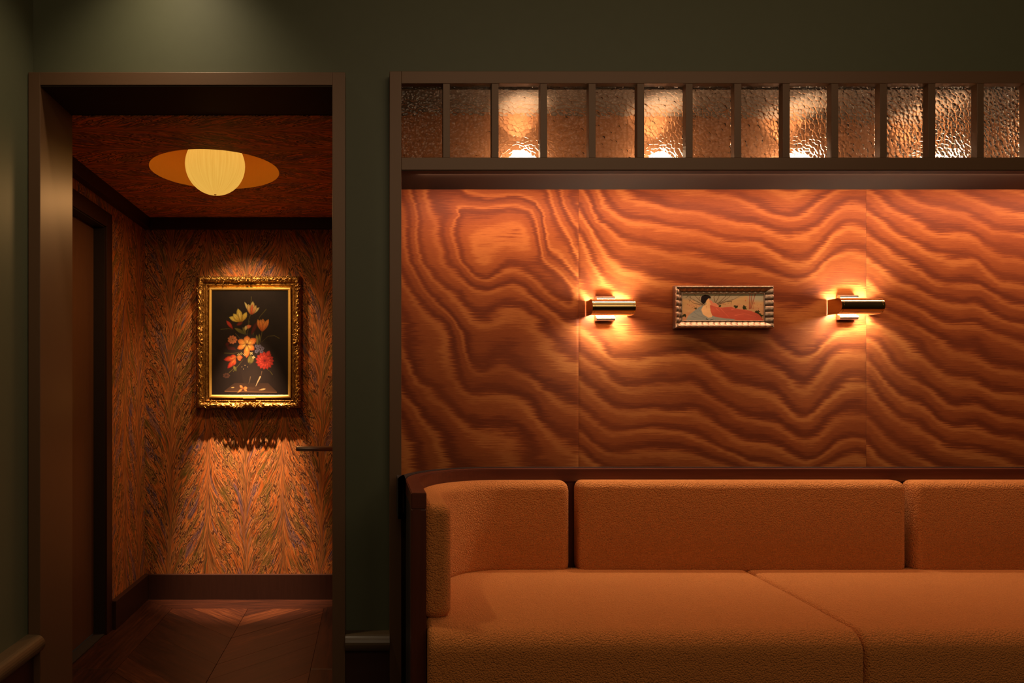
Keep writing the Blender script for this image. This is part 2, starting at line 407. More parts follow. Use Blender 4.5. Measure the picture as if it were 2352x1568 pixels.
# side door recess
sd = struct(bx('door_2', (HL-0.075, HL-0.055, DY0, DY1, 0.01, DZT), M['doorleaf'], bev=0.002))
cs = 0.075
bx('casing', (HL-0.002, HL+0.010, DY1, DY1+cs, 0, DZT+cs), M['darkwood'], sd, bev=0.002)
bx('casing', (HL-0.002, HL+0.010, DY0-cs+0.01, DY0, 0, DZT+cs), M['darkwood'], sd, bev=0.002)
bx('casing', (HL-0.002, HL+0.010, DY0, DY1, DZT, DZT+cs), M['darkwood'], sd, bev=0.002)
bx('threshold', (HL-0.055, HL+0.0, DY0, DY1, 0.0, 0.006), M['shadowgap'], sd)
bx('reveal', (HL-0.055, HL, DY1-0.004, DY1, 0, DZT), M['shadowgap'], sd)
bx('reveal', (HL-0.055, HL, DY0, DY1, DZT-0.004, DZT), M['shadowgap'], sd)
# crown and skirting
struct(bx('trim_3', (HL, HL+0.04, YH+0.012, HB, 2.1265, HC), M['darkwood'], bev=0.002))
struct(bx('trim_4', (HL+0.04, HR, HB-0.035, HB, 2.1265, HC), M['darkwood'], bev=0.002))
struct(bx('baseboard_hall_left', (HL, HL+0.028, DY1+cs, HB, 0, .143), M['darkwood'], bev=0.002))
struct(bx('baseboard_hall_back', (HL+0.028, HR, HB-0.025, HB, 0, .143), M['darkwood'], bev=0.002))
struct(bx('baseboard_hall_right', (HR-0.02, HR, YH, HB-0.025, 0, .143), M['darkwood'], bev=0.002))

# hall floor: sub-floor with herringbone boards laid one by one
hf = struct(bx('floor_hall', (HL-0.06, HR+0.05, 2.32, HB, -0.05, -0.012), M['shadowgap']))
def clip(poly, ax, val, keep_less):
    out = []
    for i in range(len(poly)):
        a, b = poly[i], poly[(i+1) % len(poly)]
        ia = (a[ax] <= val) == keep_less or abs(a[ax]-val) < 1e-9
        ib = (b[ax] <= val) == keep_less or abs(b[ax]-val) < 1e-9
        if ia: out.append(a)
        if ia != ib:
            t = (val-a[ax])/(b[ax]-a[ax]); out.append(tuple(a[k]+t*(b[k]-a[k]) for k in range(2)))
    return out
def plank(poly, ang, top=0.0):
    cx_ = sum(p[0] for p in poly)/len(poly); cy_ = sum(p[1] for p in poly)/len(poly)
    R = Matrix.Rotation(-ang, 2); g = 0.0008
    loc = [R @ Vector((p[0]-cx_, p[1]-cy_)) for p in poly]
    loc = [v*(1-g/max(v.length, 0.01)) for v in loc]
    bm = bmesh.new(); b = [bm.verts.new((v.x, v.y, -0.012)) for v in loc]; t = [bm.verts.new((v.x, v.y, -0.001)) for v in loc]
    t2 = [bm.verts.new((v.x*(1-0.0015/v.length), v.y*(1-0.0015/v.length), 0)) for v in loc]
    n = len(loc)
    for i in range(n):
        j = (i+1) % n; bm.faces.new((b[i], b[j], t[j], t[i])); bm.faces.new((t[i], t[j], t2[j], t2[i]))
    bm.faces.new(t2); bm.faces.new(b[::-1])
    o = mesh('plank', bm, M['plank'], hf); o.location = (cx_, cy_, top); o.rotation_euler = (0, 0, ang)
    return o
FX0, FXM, FX1 = -1.09, -0.672, -0.255; FY1 = 3.905; pit = 0.166
rng = random.Random(5)
for k in range(-2, 12):
    for side in (0, 1):
        xa, xb = (FX0, FXM) if side == 0 else (FXM, FX1)
        wd = xb-xa; ya = 2.27+k*pit-0.0
        if side == 0: poly = [(xb, ya), (xb, ya+pit), (xa, ya+pit+wd), (xa, ya+wd)]
        else: poly = [(xa, ya), (xb, ya+wd), (xb, ya+pit+wd), (xa, ya+pit)]
        poly = clip(poly, 1, FY1, True)
        if len(poly) > 2: poly = clip(poly, 1, 2.325, False)
        if len(poly) > 2: plank(poly, (-PI/4 if side == 0 else PI/4), rng.uniform(-.0008, 0.0003))
for ya, yb in ((2.325, 3.05), (3.05, HB-.025)):
    plank([(HL+0.0, ya), (FX0, ya), (FX0, min(yb, FY1)), (HL+0.0, yb)], PI/2)
    plank([(FX1, ya), (HR-.02, ya), (HR-.02, yb), (FX1, min(yb, FY1))], PI/2)
plank([(FX0, FY1), (FX1, FY1), (HR-.02, HB-.025), (HL, HB-.025)], 0)

# globe lamp recessed in the ceiling
gl = thing('globe_ceiling_lamp', 'glowing pleated silk globe set in a round amber ceiling recess', 'ceiling lamp', (LC[0], LC[1], HC+.02))
bm = bmesh.new(); RD = 0.17; ra, rb = [], []
for i in range(N):
    t = 2*PI*i/N; c, s = math.cos(t), math.sin(t)
    ra.append(bm.verts.new((LC[0]+(LR-.001)*c, LC[1]+(LR-.001)*s, HC-.0002))); rb.append(bm.verts.new((LC[0]+(LR-.001)*c, LC[1]+(LR-.001)*s, HC+RD)))
for i in range(N): bm.faces.new((ra[i], ra[(i+1) % N], rb[(i+1) % N], rb[i]))
bm.faces.new(rb)
mesh('recess', bm, M['recess'], gl, smooth=False)
bm = bmesh.new(); r = 0.132; seg = 192
prof = [(-math.cos(PI*i/40), math.sin(PI*i/40)) for i in range(1, 40)]
rings = []
for a, q in prof:
    ring = []
    for i in range(seg):
        t = 2*PI*i/seg; rr = r*q*(1+0.006*math.cos(t*48)*min(1, q*2))
        ring.append(bm.verts.new((rr*math.cos(t), rr*math.sin(t), r*a)))
    rings.append(ring)
for k in range(len(rings)-1):
    for i in range(seg): j = (i+1) % seg; bm.faces.new((rings[k][i], rings[k][j], rings[k+1][j], rings[k+1][i]))
bm.faces.new(rings[0][::-1]); bm.faces.new(rings[-1])
g = mesh('globe_shade', bm, M['globe'], None, smooth=True); g.parent = gl; g.location = (0, 0, 0.004)
bm = bmesh.new(); lathe(bm, [(-0.1345, 0.003), (-0.132, 0.006), (-0.129, 0.006)], 'z', (0, 0, 0.004), 12)
o = mesh('finial', bm, M['recess'], None); o.parent = gl
bm = bmesh.new(); tube(bm, (0, 0, 0.13), (0, 0, 0.152), 0.03)
o = mesh('ceiling_mount', bm, M['brass'], None); o.parent = gl

# lever handle seen past the right jamb
lv = thing('door_lever', 'slim dark bronze lever handle jutting out past the right door jamb', 'handle', (HR, 3.0, .953))
bm = bmesh.new(); lathe(bm, [(-0.001, .026), (-.008, .026), (-.010, .022)], 'x', (HR, 3.0, .951)); mesh('rosette', bm, M['steel'], lv, smooth=False)
bm = bmesh.new()
pr = [(-0.008, 0.0112), (-.236, .0112), (-.240, .0106), (-.2425, .008), (-.243, .003)]
lathe(bm, pr, 'x', (HR, 3.0, .951), 24); mesh('lever', bm, M['steel'], lv, smooth=True)
bm = bmesh.new(); lathe(bm, [(-.014, .0042), (-.030, .0042), (-.034, .002)], 'z', (-.222, 3.0, .951), 12); mesh('thumb_turn', bm, M['steel'], lv)

# ------------------------------------------------------------------ niche frame and transom
XE = 3.55
tr = struct(bx('trim_5', (0.064, NX0, YF, YN, 0, 2.243), M['bronze'], bev=0.0012))
struct(bx('trim_6', (XE, XE+.04, YF, YN, 0, 2.243), M['bronze'], bev=0.0012))
wn = struct(bx('window_1', (NX0, XE, YF, YN+.01, 2.203, 2.243), M['bronze_h'], bev=0.0012))
bx('sill_rail', (NX0, XE, YF, 2.362, 1.919, 1.960), M['bronze_h'], wn, bev=0.0012)
bx('soffit_panel', (NX0, XE, 2.362, YN, 1.919, 1.9265), M['soffit'], wn)
bx('soffit_lip', (NX0, XE, YF+0.001, 2.362, 1.9165, 1.919), M['soffit'], wn)
# light box behind the panes
bx('box_ceiling', (NX0, XE, 2.365, 2.54, 2.196, 2.203), M['box_ceiling'], wn)
bx('box_back', (NX0, XE, 2.54, YN, 1.93, 2.203), M['box_ceiling'], wn)
bx('box_lining', (NX0, XE, 2.536, 2.54, 1.94, 2.196), M['box_back'], wn)
bx('box_floor', (NX0, XE, 2.3635, 2.54, 1.9265, 1.932), M['box_ceiling'], wn)
pitch = 111.62/700.0; mw = 15.8/700.0
xs = NX0+0.0; k = 0; opn = 0.1365
while xs < XE-0.05:
    xe = min(xs+opn, XE)
    bm = bmesh.new(); box(bm, xs-.002, xe+.002, 2.356, 2.362, 1.9602, 2.2028); mesh('pane', bm, M['glass'], wn)
    if xe < XE-.01:
        bm = bmesh.new(); box(bm, xe, xe+pitch-opn, YF+.0012, 2.3555, 1.960, 2.203, bev=0.0008); mesh('mullion', bm, M['bronze'], wn)
    xs += pitch
    k += 1
    if k == 1: xs = (1034.0-CX)/700.0
names = ['third', 'sixth', 'ninth', 'twelfth', 'fifteenth', 'eighteenth', 'twenty-first']
for i in range(7):
    X = .535+.4885*i
    if X > XE-.05: break
    L = thing('cabinet_lamp', 'small glowing uplight bulb behind the %s hammered glass pane from the left' % names[i], 'lamp', (X, 2.485, 1.932), 'uplights behind the glass transom')
    bm = bmesh.new(); lathe(bm, [(0, .024), (.010, .024), (.012, .017), (.030, .017)], 'z', (0, 0, 0), 20)
    o = mesh('lamp_base', bm, M['brass'], None, smooth=False); o.parent = L
    bm = bmesh.new(); bmesh.ops.create_uvsphere(bm, u_segments=20, v_segments=12, radius=.046)
    o = mesh('bulb', bm, M['bulb'], None, smooth=True); o.parent = L; o.location = (0, 0, .064)
    lo = light('cabinet_uplight', 'SPOT', (X, 2.485, 2.048), 7.0, (1.0, 0.80, 0.55), spot_size=math.radians(84), spot_blend=1.0, shadow_soft_size=0.01, target=(X, 2.49, 3.0))
# ------------------------------------------------------------------ moire wall
wnb = struct(bx('wall_niche', (0.04, XE+.05, YN+.012, YN+.07, 0, 2.26), M['shadowgap']))
def zc(pts, sc, ox, oy): return [(ox+a/sc, oy+b/sc) for a, b in pts]
P1t = lambda p: zc(p, 4.48, 900, 420)
P1b = lambda p: zc(p, 4.48, 900, 740)
P2t = lambda p: zc(p, 3.36, 1320, 420)
P2b = lambda p: zc(p, 3.36, 1320, 740)
P3 = lambda p: zc(p, 2.376, 1940, 420)
panel1 = [
 (0.5, P1t([(680,350),(700,600),(740,800),(850,920),(980,960),(1080,890),(1200,800),(1350,830),(1450,900),(1550,1000),(1700,1120),(1830,1200)])),
 (0.5, P1t([(700,300),(850,320),(1000,320),(1200,290),(1380,330),(1450,450),(1500,600),(1510,750),(1560,860),(1640,930),(1750,1000)])),
 (-0.1, P1t([(950,640),(850,700),(950,800),(1050,600),(1300,450),(1400,600)])),
 (1.0, P1t([(780,235),(1000,240),(1300,225),(1440,270),(1510,400)])),
 (1.5, P1t([(700,100),(800,150),(1000,180),(1200,150),(1350,170),(1470,220),(1530,320),(1560,480),(1580,640),(1600,740),(1700,800),(1780,880)])),
 (2.0, P1t([(780,80),(1000,115),(1300,110),(1450,160),(1560,300),(1590,480),(1630,650),(1750,720)])),
 (2.5, P1t([(1560,90),(1640,300),(1720,480),(1820,620),(1860,750),(1900,860)])),
 (3.5, P1t([(1700,120),(1780,330),(1880,480),(1920,640)])),
 (4.5, P1t([(1820,120),(1920,330)])),
 (1.5, P1t([(420,80),(500,200),(620,330),(680,340)])),
 (1.6, P1t([(520,420),(540,600),(570,800),(680,880),(760,980),(850,1060),(1000,1090),(1100,1050),(1250,1010),(1400,1080)])),
 (2.5, P1t([(240,80),(290,330),(300,500),(310,700),(370,840),(500,960),(600,1060),(720,1110),(780,1220),(850,1300),(950,1330),(1080,1220),(1250,1180),(1400,1250),(1500,1350),(1620,1450)])),
 (2.05, P1t([(350,300),(420,450),(440,650),(500,850),(620,980)])),
 (3.5, P1t([(110,100),(180,250),(190,500),(200,750),(290,950),(420,1150),(600,1300),(700,1450)])),
 (3.5, P1b([(780,200),(830,400),(940,450),(1050,300),(1200,280),(1350,420),(1500,560),(1700,680),(1900,780)])),
 (4.5, P1t([(110,860),(200,1050),(300,1200),(420,1310),(520,1370),(600,1450)])),
 (4.5, P1b([(620,90),(670,260),(700,420),(740,600),(830,690),(980,650),(1200,650),(1400,720),(1500,830),(1550,950),(1700,1050),(1850,1100),(1920,1180)])),
 (5.5, P1t([(110,1290),(170,1400),(190,1530)])),
 (5.5, P1b([(190,100),(210,300),(280,500),(420,620),(580,740),(680,850),(760,950),(900,1000),(1100,1010),(1300,1060),(1450,1170),(1480,1300),(1510,1450)])),
 (6.5, P1b([(110,560),(160,700),(280,850),(380,980),(520,1050),(620,1160),(660,1400)])),
 (7.5, P1b([(110,930),(200,1080),(280,1250),(300,1400)]))]
panel2 = [
 (0, P2t([(1500,70),(1600,120),(1690,140),(1800,75)])),
 (1, P2t([(720,60),(1000,80),(1120,130),(1300,180),(1450,240),(1600,285),(1700,290),(1800,250),(1900,160),(2000,90),(2060,60)])),
 (2, P2t([(310,60),(370,150),(480,170),(600,185),(700,215),(800,240),(1000,270),(1100,310),(1250,330),(1400,345),(1500,390),(1640,440),(1780,430),(1880,380),(1980,270),(2080,205),(2200,205),(2250,230)])),
 (3, P2t([(160,60),(200,170),(300,250),(400,320),(560,340),(700,370),(850,400),(1000,415),(1100,460),(1250,480),(1400,490),(1500,560),(1600,620),(1720,660),(1800,640),(1900,560),(2000,430),(2120,370),(2200,390),(2250,400)])),
 (4, P2t([(50,60),(110,180),(170,310),(250,370),(330,450),(400,510),(550,530),(700,570),(800,600),(950,610),(1050,650),(1250,680),(1400,700),(1700,790),(1850,720),(1980,600),(2120,560),(2250,600)])),
 (5, P2t([(40,250),(110,360),(170,480),(250,620),(350,700)])),
 (6, P2t([(40,450),(90,560),(150,700)])),
 (5.5, P2b([(1540,90),(1650,160),(1750,230),(1850,200),(1930,130)])),
 (6.5, P2b([(1050,130),(1150,200),(1300,200),(1480,240),(1600,330),(1700,420),(1780,450),(1860,350),(1940,240),(2050,170),(2250,190)])),
 (7.5, P2b([(300,240),(500,250),(700,215),(900,220),(1000,250),(1120,330),(1250,400),(1400,450),(1500,470),(1600,560),(1700,670),(1790,700),(1850,650),(1950,500),(2080,390),(2200,380),(2250,420)])),
 (8.5, P2b([(60,200),(200,310),(300,400),(400,450),(550,440),(650,405),(800,430),(900,400),(1000,470),(1120,560),(1250,650),(1400,690),(1550,710),(1650,790),(1780,850),(1850,820),(1950,720),(2080,620),(2200,610),(2260,660)])),
 (9.5, P2b([(60,400),(200,520),(300,620),(420,650),(600,630),(800,640),(920,620),(1050,690),(1150,780),(1300,850),(1450,870),(1600,930),(1700,1000),(1790,1050),(1880,1020),(2000,900),(2120,850),(2250,870)])),
 (10.5, P2b([(60,620),(150,700),(280,800),(420,810),(600,780),(800,800),(950,830),(1080,910),(1200,980),(1350,1040),(1500,1050),(1650,1100),(1800,1140),(1950,1060),(2080,990),(2180,970),(2250,1010)])),
 (11.5, P2b([(60,800),(150,900),(280,970),(400,950),(600,930),(800,950),(950,990),(1100,1040),(1250,1090)])),
 (12.5, P2b([(60,950),(150,1040),(250,1100)]))]
panel3 = [
 (0, P3([(650,75),(760,130),(830,170),(979,195)])),
 (1, P3([(270,60),(430,140),(560,175),(650,190),(740,240),(800,280),(979,300)])),
 (2, P3([(130,60),(230,150),(330,200),(430,265),(500,295),(620,305),(720,320),(770,390),(860,440),(979,450)])),
 (3, P3([(125,180),(220,250),(330,320),(450,400),(560,450),(720,440),(780,510),(850,560),(979,580)])),
 (4, P3([(125,300),(250,410),(400,490),(500,560),(640,580),(740,580),(830,640)])),
 (4.5, P3([(330,510),(430,570),(520,620),(640,640),(720,620),(800,680),(900,730),(979,740)])),
 (5, P3([(120,430),(250,540)])),
 (5.5, P3([(240,590),(400,650),(520,720),(600,740),(720,735),(820,800),(979,840)])),
 (6.5, P3([(250,690),(400,750),(500,820),(600,870),(720,850),(800,950),(900,980),(979,990)])),
 (7.5, P3([(270,790),(420,870),(500,970),(570,1020),(700,1050),(800,1100),(979,1130)])),
 (8.5, P3([(200,850),(300,980),(420,1050),(500,1130),(600,1190),(720,1170),(830,1240),(979,1270)])),
 (9.5, P3([(130,930),(230,1060),(320,1150),(420,1170),(520,1270),(600,1310),(720,1290),(850,1350),(979,1370)])),
 (10.5, P3([(130,1050),(230,1190),(330,1270),(420,1300),(560,1400),(700,1420),(850,1480)])),
 (11.5, P3([(130,1240),(230,1350),(320,1420),(420,1450),(500,1510)])),
 (12.5, P3([(130,1380),(200,1480)]))]
def rbf_phase(lines, gx, gy, step=16):
    pts = []; val = []
    for k, pl in lines:
        for (a, b), (c, d) in zip(pl[:-1], pl[1:]):
            L = math.hypot(c-a, d-b); nn = max(1, int(L/step))
            for i in range(nn):
                t = i/nn; pts.append((a+(c-a)*t, b+(d-b)*t)); val.append(k)
        pts.append(pl[-1]); val.append(k)
    P = np.array(pts)/300.0; v = np.array(val)
    K = np.sqrt(((P[:, None]-P[None])**2).sum(-1)); n = len(P)
    A = np.zeros((n+3, n+3)); A[:n, :n] = K-0.004*np.eye(n); A[:n, n] = 1; A[:n, n+1:] = P; A[n, :n] = 1; A[n+1:, :n] = P.T
    sol = np.linalg.solve(A, np.concatenate([v, np.zeros(3)]))
    G = np.stack([gx.ravel(), gy.ravel()], 1)/300.0
    out = np.sqrt(((G[:, None]-P[None])**2).sum(-1)) @ sol[:n]+sol[n]+G @ sol[n+1:]
    return out.reshape(gx.shape)
def grid_mesh(name, X, Y, Z, mat, parent):
    ny, nx = X.shape; co = np.stack([X, Y, Z], -1).reshape(-1, 3)
    i = np.arange(ny-1)[:, None]*nx+np.arange(nx-1)[None]; f = np.stack([i, i+1, i+1+nx, i+nx], -1).reshape(-1, 4)
    me = bpy.data.meshes.new(name); me.vertices.add(len(co)); me.vertices.foreach_set('co', co.ravel().astype(np.float32))
    me.loops.add(f.size); me.loops.foreach_set('vertex_index', f.ravel().astype(np.int32))
    me.polygons.add(len(f)); me.polygons.foreach_set('loop_start', np.arange(0, f.size, 4, dtype=np.int32))
    me.update(calc_edges=True); me.validate()
    return link(name, me, mat, parent, True)
SW = F/YN
edges = [(914, 1328.9, panel1, 0), (1329.1, 1989.9, panel2, 0), (1990.1, 2650.9, panel3, 0), (2651.1, 3112, panel3, 661)]
for a, b, pl, sh in edges:
    nx = int((b-a)/3.5); nz = 210
    px, py = np.meshgrid(np.linspace(a, b, nx), np.linspace(1190, 428, nz))
    ph = rbf_phase(pl, np.clip(px-sh, None, 2420+.25*(px-sh-2420).clip(0)), np.clip(py, None, 1110))
    X = (px-CX)/SW; Z = CZ+(CY-py)/SW; Yv = np.full_like(X, YN)
    e = np.minimum(px-a, b-px); Yv = Yv+np.where(e < 0.9, 0.0012, 0.0)     # edges tucked back at the seams
    o = grid_mesh('fabric_panel', X, Yv, Z, M['moire'], wnb)
    at = o.data.attributes.new('phase', 'FLOAT', 'POINT'); at.data.foreach_set('value', ph.ravel().astype(np.float32))

# ------------------------------------------------------------------ sconces
def sconce(X, Z, label):
    S = thing('wall_sconce', label, 'wall lamp', (X, YN, Z), 'brass sconces on the moire wall')
    hl = 0.075; r = 0.028; yc = 2.50; wth = 0.0016
    bm = bmesh.new()
    # curved front shell (thin), wrapping a little past top and bottom
    A = [math.radians(a) for a in np.linspace(-90, 90, 25)]
    def ring(x, rr): return [bm.verts.new((X+x, yc-rr*math.cos(a), Z+rr*math.sin(a))) for a in A]
    stations = [(-hl, r), (-hl+.006, r), (-hl+.0065, r-.0012), (-hl+.008, r-.0012), (-hl+.0085, r), (hl-.0085, r), (hl-.008, r-.0012), (hl-.0065, r-.0012), (hl-.006, r), (hl, r)]
    O = [ring(x, q) for x, q in stations]; I = [ring(x, r-wth-.001) for x, q in stations]
    for S_, flip in ((O, 0), (I, 1)):
        for k in range(len(S_)-1):
            for i in range(len(A)-1):
                f = (S_[k][i], S_[k][i+1], S_[k+1][i+1], S_[k+1][i]); bm.faces.new(f[::-1] if flip else f)
    for k in range(len(O)-1):
        bm.faces.new((O[k][0], O[k+1][0], I[k+1][0], I[k][0])); bm.faces.new((O[k][-1], O[k+1][-1], I[k+1][-1], I[k][-1]))
    mesh('shade', bm, M['brass'], S, smooth=False)
    for sx in (-1, 1):
        bm = bmesh.new(); x0_ = X+sx*hl; x1_ = X+sx*(hl-.002)
        pr = [(yc-r*math.cos(a)*.985, Z+r*math.sin(a)*.985) for a in np.linspace(-PI/2, PI/2, 17)]+[(YN-.002, Z+r*.97), (YN-.002, Z-r*.97)]
        v0 = [bm.verts.new((x0_, a, b)) for a, b in pr]; v1 = [bm.verts.new((x1_, a, b)) for a, b in pr]; n = len(pr)
        bm.faces.new(v0); bm.faces.new(v1[::-1])
        for i in range(n): bm.faces.new((v0[i], v0[(i+1) % n], v1[(i+1) % n], v1[i]))
        mesh('end_plate', bm, M['brass'], S)
    bx('back_plate', (X-.043, X+.025, YN-.010, YN-.001, Z-.045, Z+.045), M['nickel'], S, bev=0.002)
    for sz in (-1, 1):
        bm = bmesh.new(); tube(bm, (X-.042, YN-.014, Z+sz*.036), (X+.024, YN-.014, Z+sz*.036), .0085, 20)
        mesh('fixing_bar', bm, M['nickel'], S, smooth=False)
    bm = bmesh.new(); lathe(bm, [(-.060, .003), (-.057, .007), (.057, .007), (.060, .003)], 'x', (X, 2.512, Z), 14)
    mesh('lamp_tube', bm, M['tube'], S, smooth=True)
    bx('bracket', (X-.012, X+.010, 2.519, YN-.008, Z-.004, Z+.004), M['nickel'], S)
sconce(.851, 1.4885, 'horizontal half-round brass sconce left of the small reclining figure picture')
sconce(1.720, 1.493, 'horizontal half-round brass sconce right of the small reclining figure picture')

# ------------------------------------------------------------------ numpy painter for the two pictures
class Painter:
    def __init__(s, x0, y0, x1, y1, nx, ny, bg):
        s.x, s.y = np.meshgrid(np.linspace(x0, x1, nx), np.linspace(y0, y1, ny)); s.c = np.zeros((ny, nx, 3)); s.c[:] = bg
        r = np.random.RandomState(4); s.nz = s.fbm(r, nx, ny)
        s.nz2 = s.fbm(r, nx, ny)
    @staticmethod
    def fbm(r, nx, ny):
        o = np.zeros((ny, nx)); a = 1.0
        for k in (5, 11, 23, 47):
            g = r.rand(k+2, k+2); yy = np.linspace(0, k, ny); xx = np.linspace(0, k, nx)
            iy = yy.astype(int); ix = xx.astype(int); fy = (yy-iy)[:, None]; fx = (xx-ix)[None]
            fy = fy*fy*(3-2*fy); fx = fx*fx*(3-2*fx); G = lambda a_, b_: g[np.ix_(iy+a_, ix+b_)]
            o += a*((G(0, 0)*(1-fx)+G(0, 1)*fx)*(1-fy)+(G(1, 0)*(1-fx)+G(1, 1)*fx)*fy-.5); a *= .6
        return o
    def blend(s, m, col, col2=None, t=None):
        col = np.array(col)
        if col2 is not None: col = col+(np.array(col2)-col)*np.clip(t, 0, 1)[..., None]
        s.c = s.c*(1-m[..., None])+col*m[..., None]
    def sdf(s, pts):
        p = np.array(pts, float); d = np.full(s.x.shape, 1e9); sg = np.ones(s.x.shape)
        for i in range(len(p)):
            a = p[i]; b = p[(i+1) % len(p)]; e = b-a; wx = s.x-a[0]; wy = s.y-a[1]
            t = np.clip((wx*e[0]+wy*e[1])/max(e@e, 1e-9), 0, 1); d = np.minimum(d, (wx-e[0]*t)**2+(wy-e[1]*t)**2)
            c1 = s.y >= a[1]; c2 = s.y < b[1]; c3 = e[0]*wy > e[1]*wx
            sg = np.where((c1 & c2 & c3) | (~c1 & ~c2 & ~c3), -sg, sg)
        return sg*np.sqrt(d)
    def poly(s, pts, col, col2=None, soft=2.5, ax=(0, 1), jit=4.0, al=1.0):
        d = s.sdf(pts)+s.nz*jit; m = np.clip(.5-d/soft, 0, 1)*al
        if col2 is None: s.blend(m, col)
        else:
            p = np.array(pts); q = s.x*ax[0]+s.y*ax[1]; pq = p@np.array(ax); s.blend(m, col, col2, (q-pq.min())/max(1e-6, pq.max()-pq.min())+s.nz2*.5)
    def stroke(s, pts, wd, col, al=1.0, taper=True):
        d = np.full(s.x.shape, 1e9); n = len(pts)-1
        for i in range(n):
            a = np.array(pts[i], float); b = np.array(pts[i+1], float); e = b-a; wx = s.x-a[0]; wy = s.y-a[1]
            t = np.clip((wx*e[0]+wy*e[1])/max(e@e, 1e-9), 0, 1); k = (i+t)/n
            ww = wd*(1-.75*k) if taper else wd
            d = np.minimum(d, np.hypot(wx-e[0]*t, wy-e[1]*t)-ww/2)
        s.blend(np.clip(.5-d/2.2, 0, 1)*al, col)
    def petal(s, bx_, by_, tx, ty, wd, col, col2, bend=0.0):
        b = np.array([bx_, by_], float); t = np.array([tx, ty], float); d = t-b; L = np.hypot(*d); u = d/L; n = np.array([-u[1], u[0]])
        P = []
        prof = [(0, .12), (.15, .55), (.4, .98), (.65, 1), (.85, .62), (1, .05)]
        for k, q in prof: P.append(b+d*k+n*(q*wd/2+bend*math.sin(PI*k)))
        for k, q in prof[::-1]: P.append(b+d*k+n*(-q*wd/2+bend*math.sin(PI*k)))
        dd = s.sdf(P)+s.nz*3.0; m = np.clip(.5-dd/2.0, 0, 1); q = s.x*u[0]+s.y*u[1]; q0 = b@u
        tt = np.clip((q-q0)/L+s.nz2*.35, 0, 1)[..., None]; cc = np.array(col)+(np.array(col2)-np.array(col))*tt
        sh = .42+.62*np.clip(-dd/(wd*.30), 0, 1)+.25*np.sin((s.x*n[0]+s.y*n[1]-b@n)*6.28/max(4, wd*.22)+s.nz*3)*.35
        s.c = s.c*(1-m[..., None])+cc*sh[..., None]*m[..., None]
        s.stroke([b+d*.1, b+d*.55+n*bend, b+d*.92], wd*.09, tuple(np.array(col)*.6), .6)
def lin(r, g, b): return tuple(((v/255+.055)/1.055)**2.4 if v > 10 else v/3295 for v in (r, g, b))
def canvas_obj(p, X0, X1, Z0, Z1, Y, mat, parent):
    ny, nx = p.x.shape; X, Z = np.meshgrid(np.linspace(X0, X1, nx), np.linspace(Z1, Z0, ny))
    o = grid_mesh('canvas', X, np.full_like(X, Y), Z, mat, parent)
    at = o.data.color_attributes.new('paint', 'FLOAT_COLOR', 'POINT')
    at.data.foreach_set('color', np.concatenate([np.clip(p.c, 0, 1), np.ones(p.c.shape[:2]+(1,))], -1).ravel().astype(np.float32))
    return o

# ---- flower painting
SP = 404.0
def FX(px): return (px-CX)/SP
def FZ(py): return CZ+(CY-py)/SP
gp = thing('gilt_framed_painting', 'flower still life in an ornate carved gilt frame on the hall wall', 'painting', (FX(568), HB, FZ(785)))
p = Painter(262, 266, 992, 1266, 244, 334, lin(32, 20, 14))
p.c *= (1+p.nz[..., None]*.5)
dk = lin(30, 18, 12)
# table ledge
p.poly([(385,1225),(480,1150),(800,1150),(885,1235)], lin(58,38,26), lin(78,52,34), 4, jit=1)
p.poly([(385,1225),(885,1235),(880,1242),(388,1234)], lin(120,84,54), soft=3, jit=.5)
# stems
st = lin(96,86,34)
for q in ([(640,330),(632,500),(612,560),(600,720)], [(742,660),(728,740),(712,800)], [(665,600),(658,700)], [(490,680),(535,730)],
          [(780,450),(720,520),(690,600)], [(905,725),(860,700),(800,705),(740,760)], [(385,865),(470,868),(540,855)], [(350,640),(420,632),(470,640)],
          [(470,1040),(520,980),(560,930)], [(620,560),(612,640),(600,690)], [(840,1070),(820,1040),(790,1020)], [(430,1050),(500,990)]): p.stroke(q, 7, st, .75)
# leaves
for a in ((600,690,480,628,34),(590,690,560,620,26),(700,800,690,690,28),(655,700,668,590,22),(620,980,660,900,40),(500,1040,470,985,30),(640,870,610,960,34),(720,760,715,680,20),(560,860,500,900,26)):
    p.petal(*a, lin(70,66,28), lin(130,118,52))
p.petal(640, 690, 700, 560, 40, lin(96,28,16), lin(60,18,12)); p.petal(500,600,560,570,30,lin(120,40,20),lin(90,26,16))
# top tulip
for a in ((640,500,575,378,26),(640,500,718,430,30)): p.petal(*a, lin(190,160,90), lin(226,205,130))
for a in ((636,500,612,400,44),(645,500,655,372,46),(648,500,686,410,40)): p.petal(*a, lin(200,84,40), lin(224,200,120))
p.petal(636,498,650,400,20,lin(214,90,48),lin(222,110,60))
# yellow tulip, drooping left
for a in ((545,562,430,525,48),(550,565,596,478,44),(548,565,512,442,52),(530,566,470,492,50)): p.petal(*a, lin(196,150,36), lin(232,206,96))
p.petal(540,560,525,470,22,lin(214,170,60),lin(240,220,120))
# orange tulip right
for a in ((742,660,700,545,46),(742,660,804,545,46),(742,660,750,540,60),(742,660,725,545,34),(745,660,780,560,34)): p.petal(*a, lin(196,88,28), lin(220,140,60))
# red bud
p.petal(465,636,403,556,34,lin(160,36,22),lin(196,60,34))
# small red/white flower
p.petal(580,625,640,605,34,lin(206,150,90),lin(220,80,40)); p.petal(585,650,590,605,24,lin(200,170,96),lin(220,190,120))
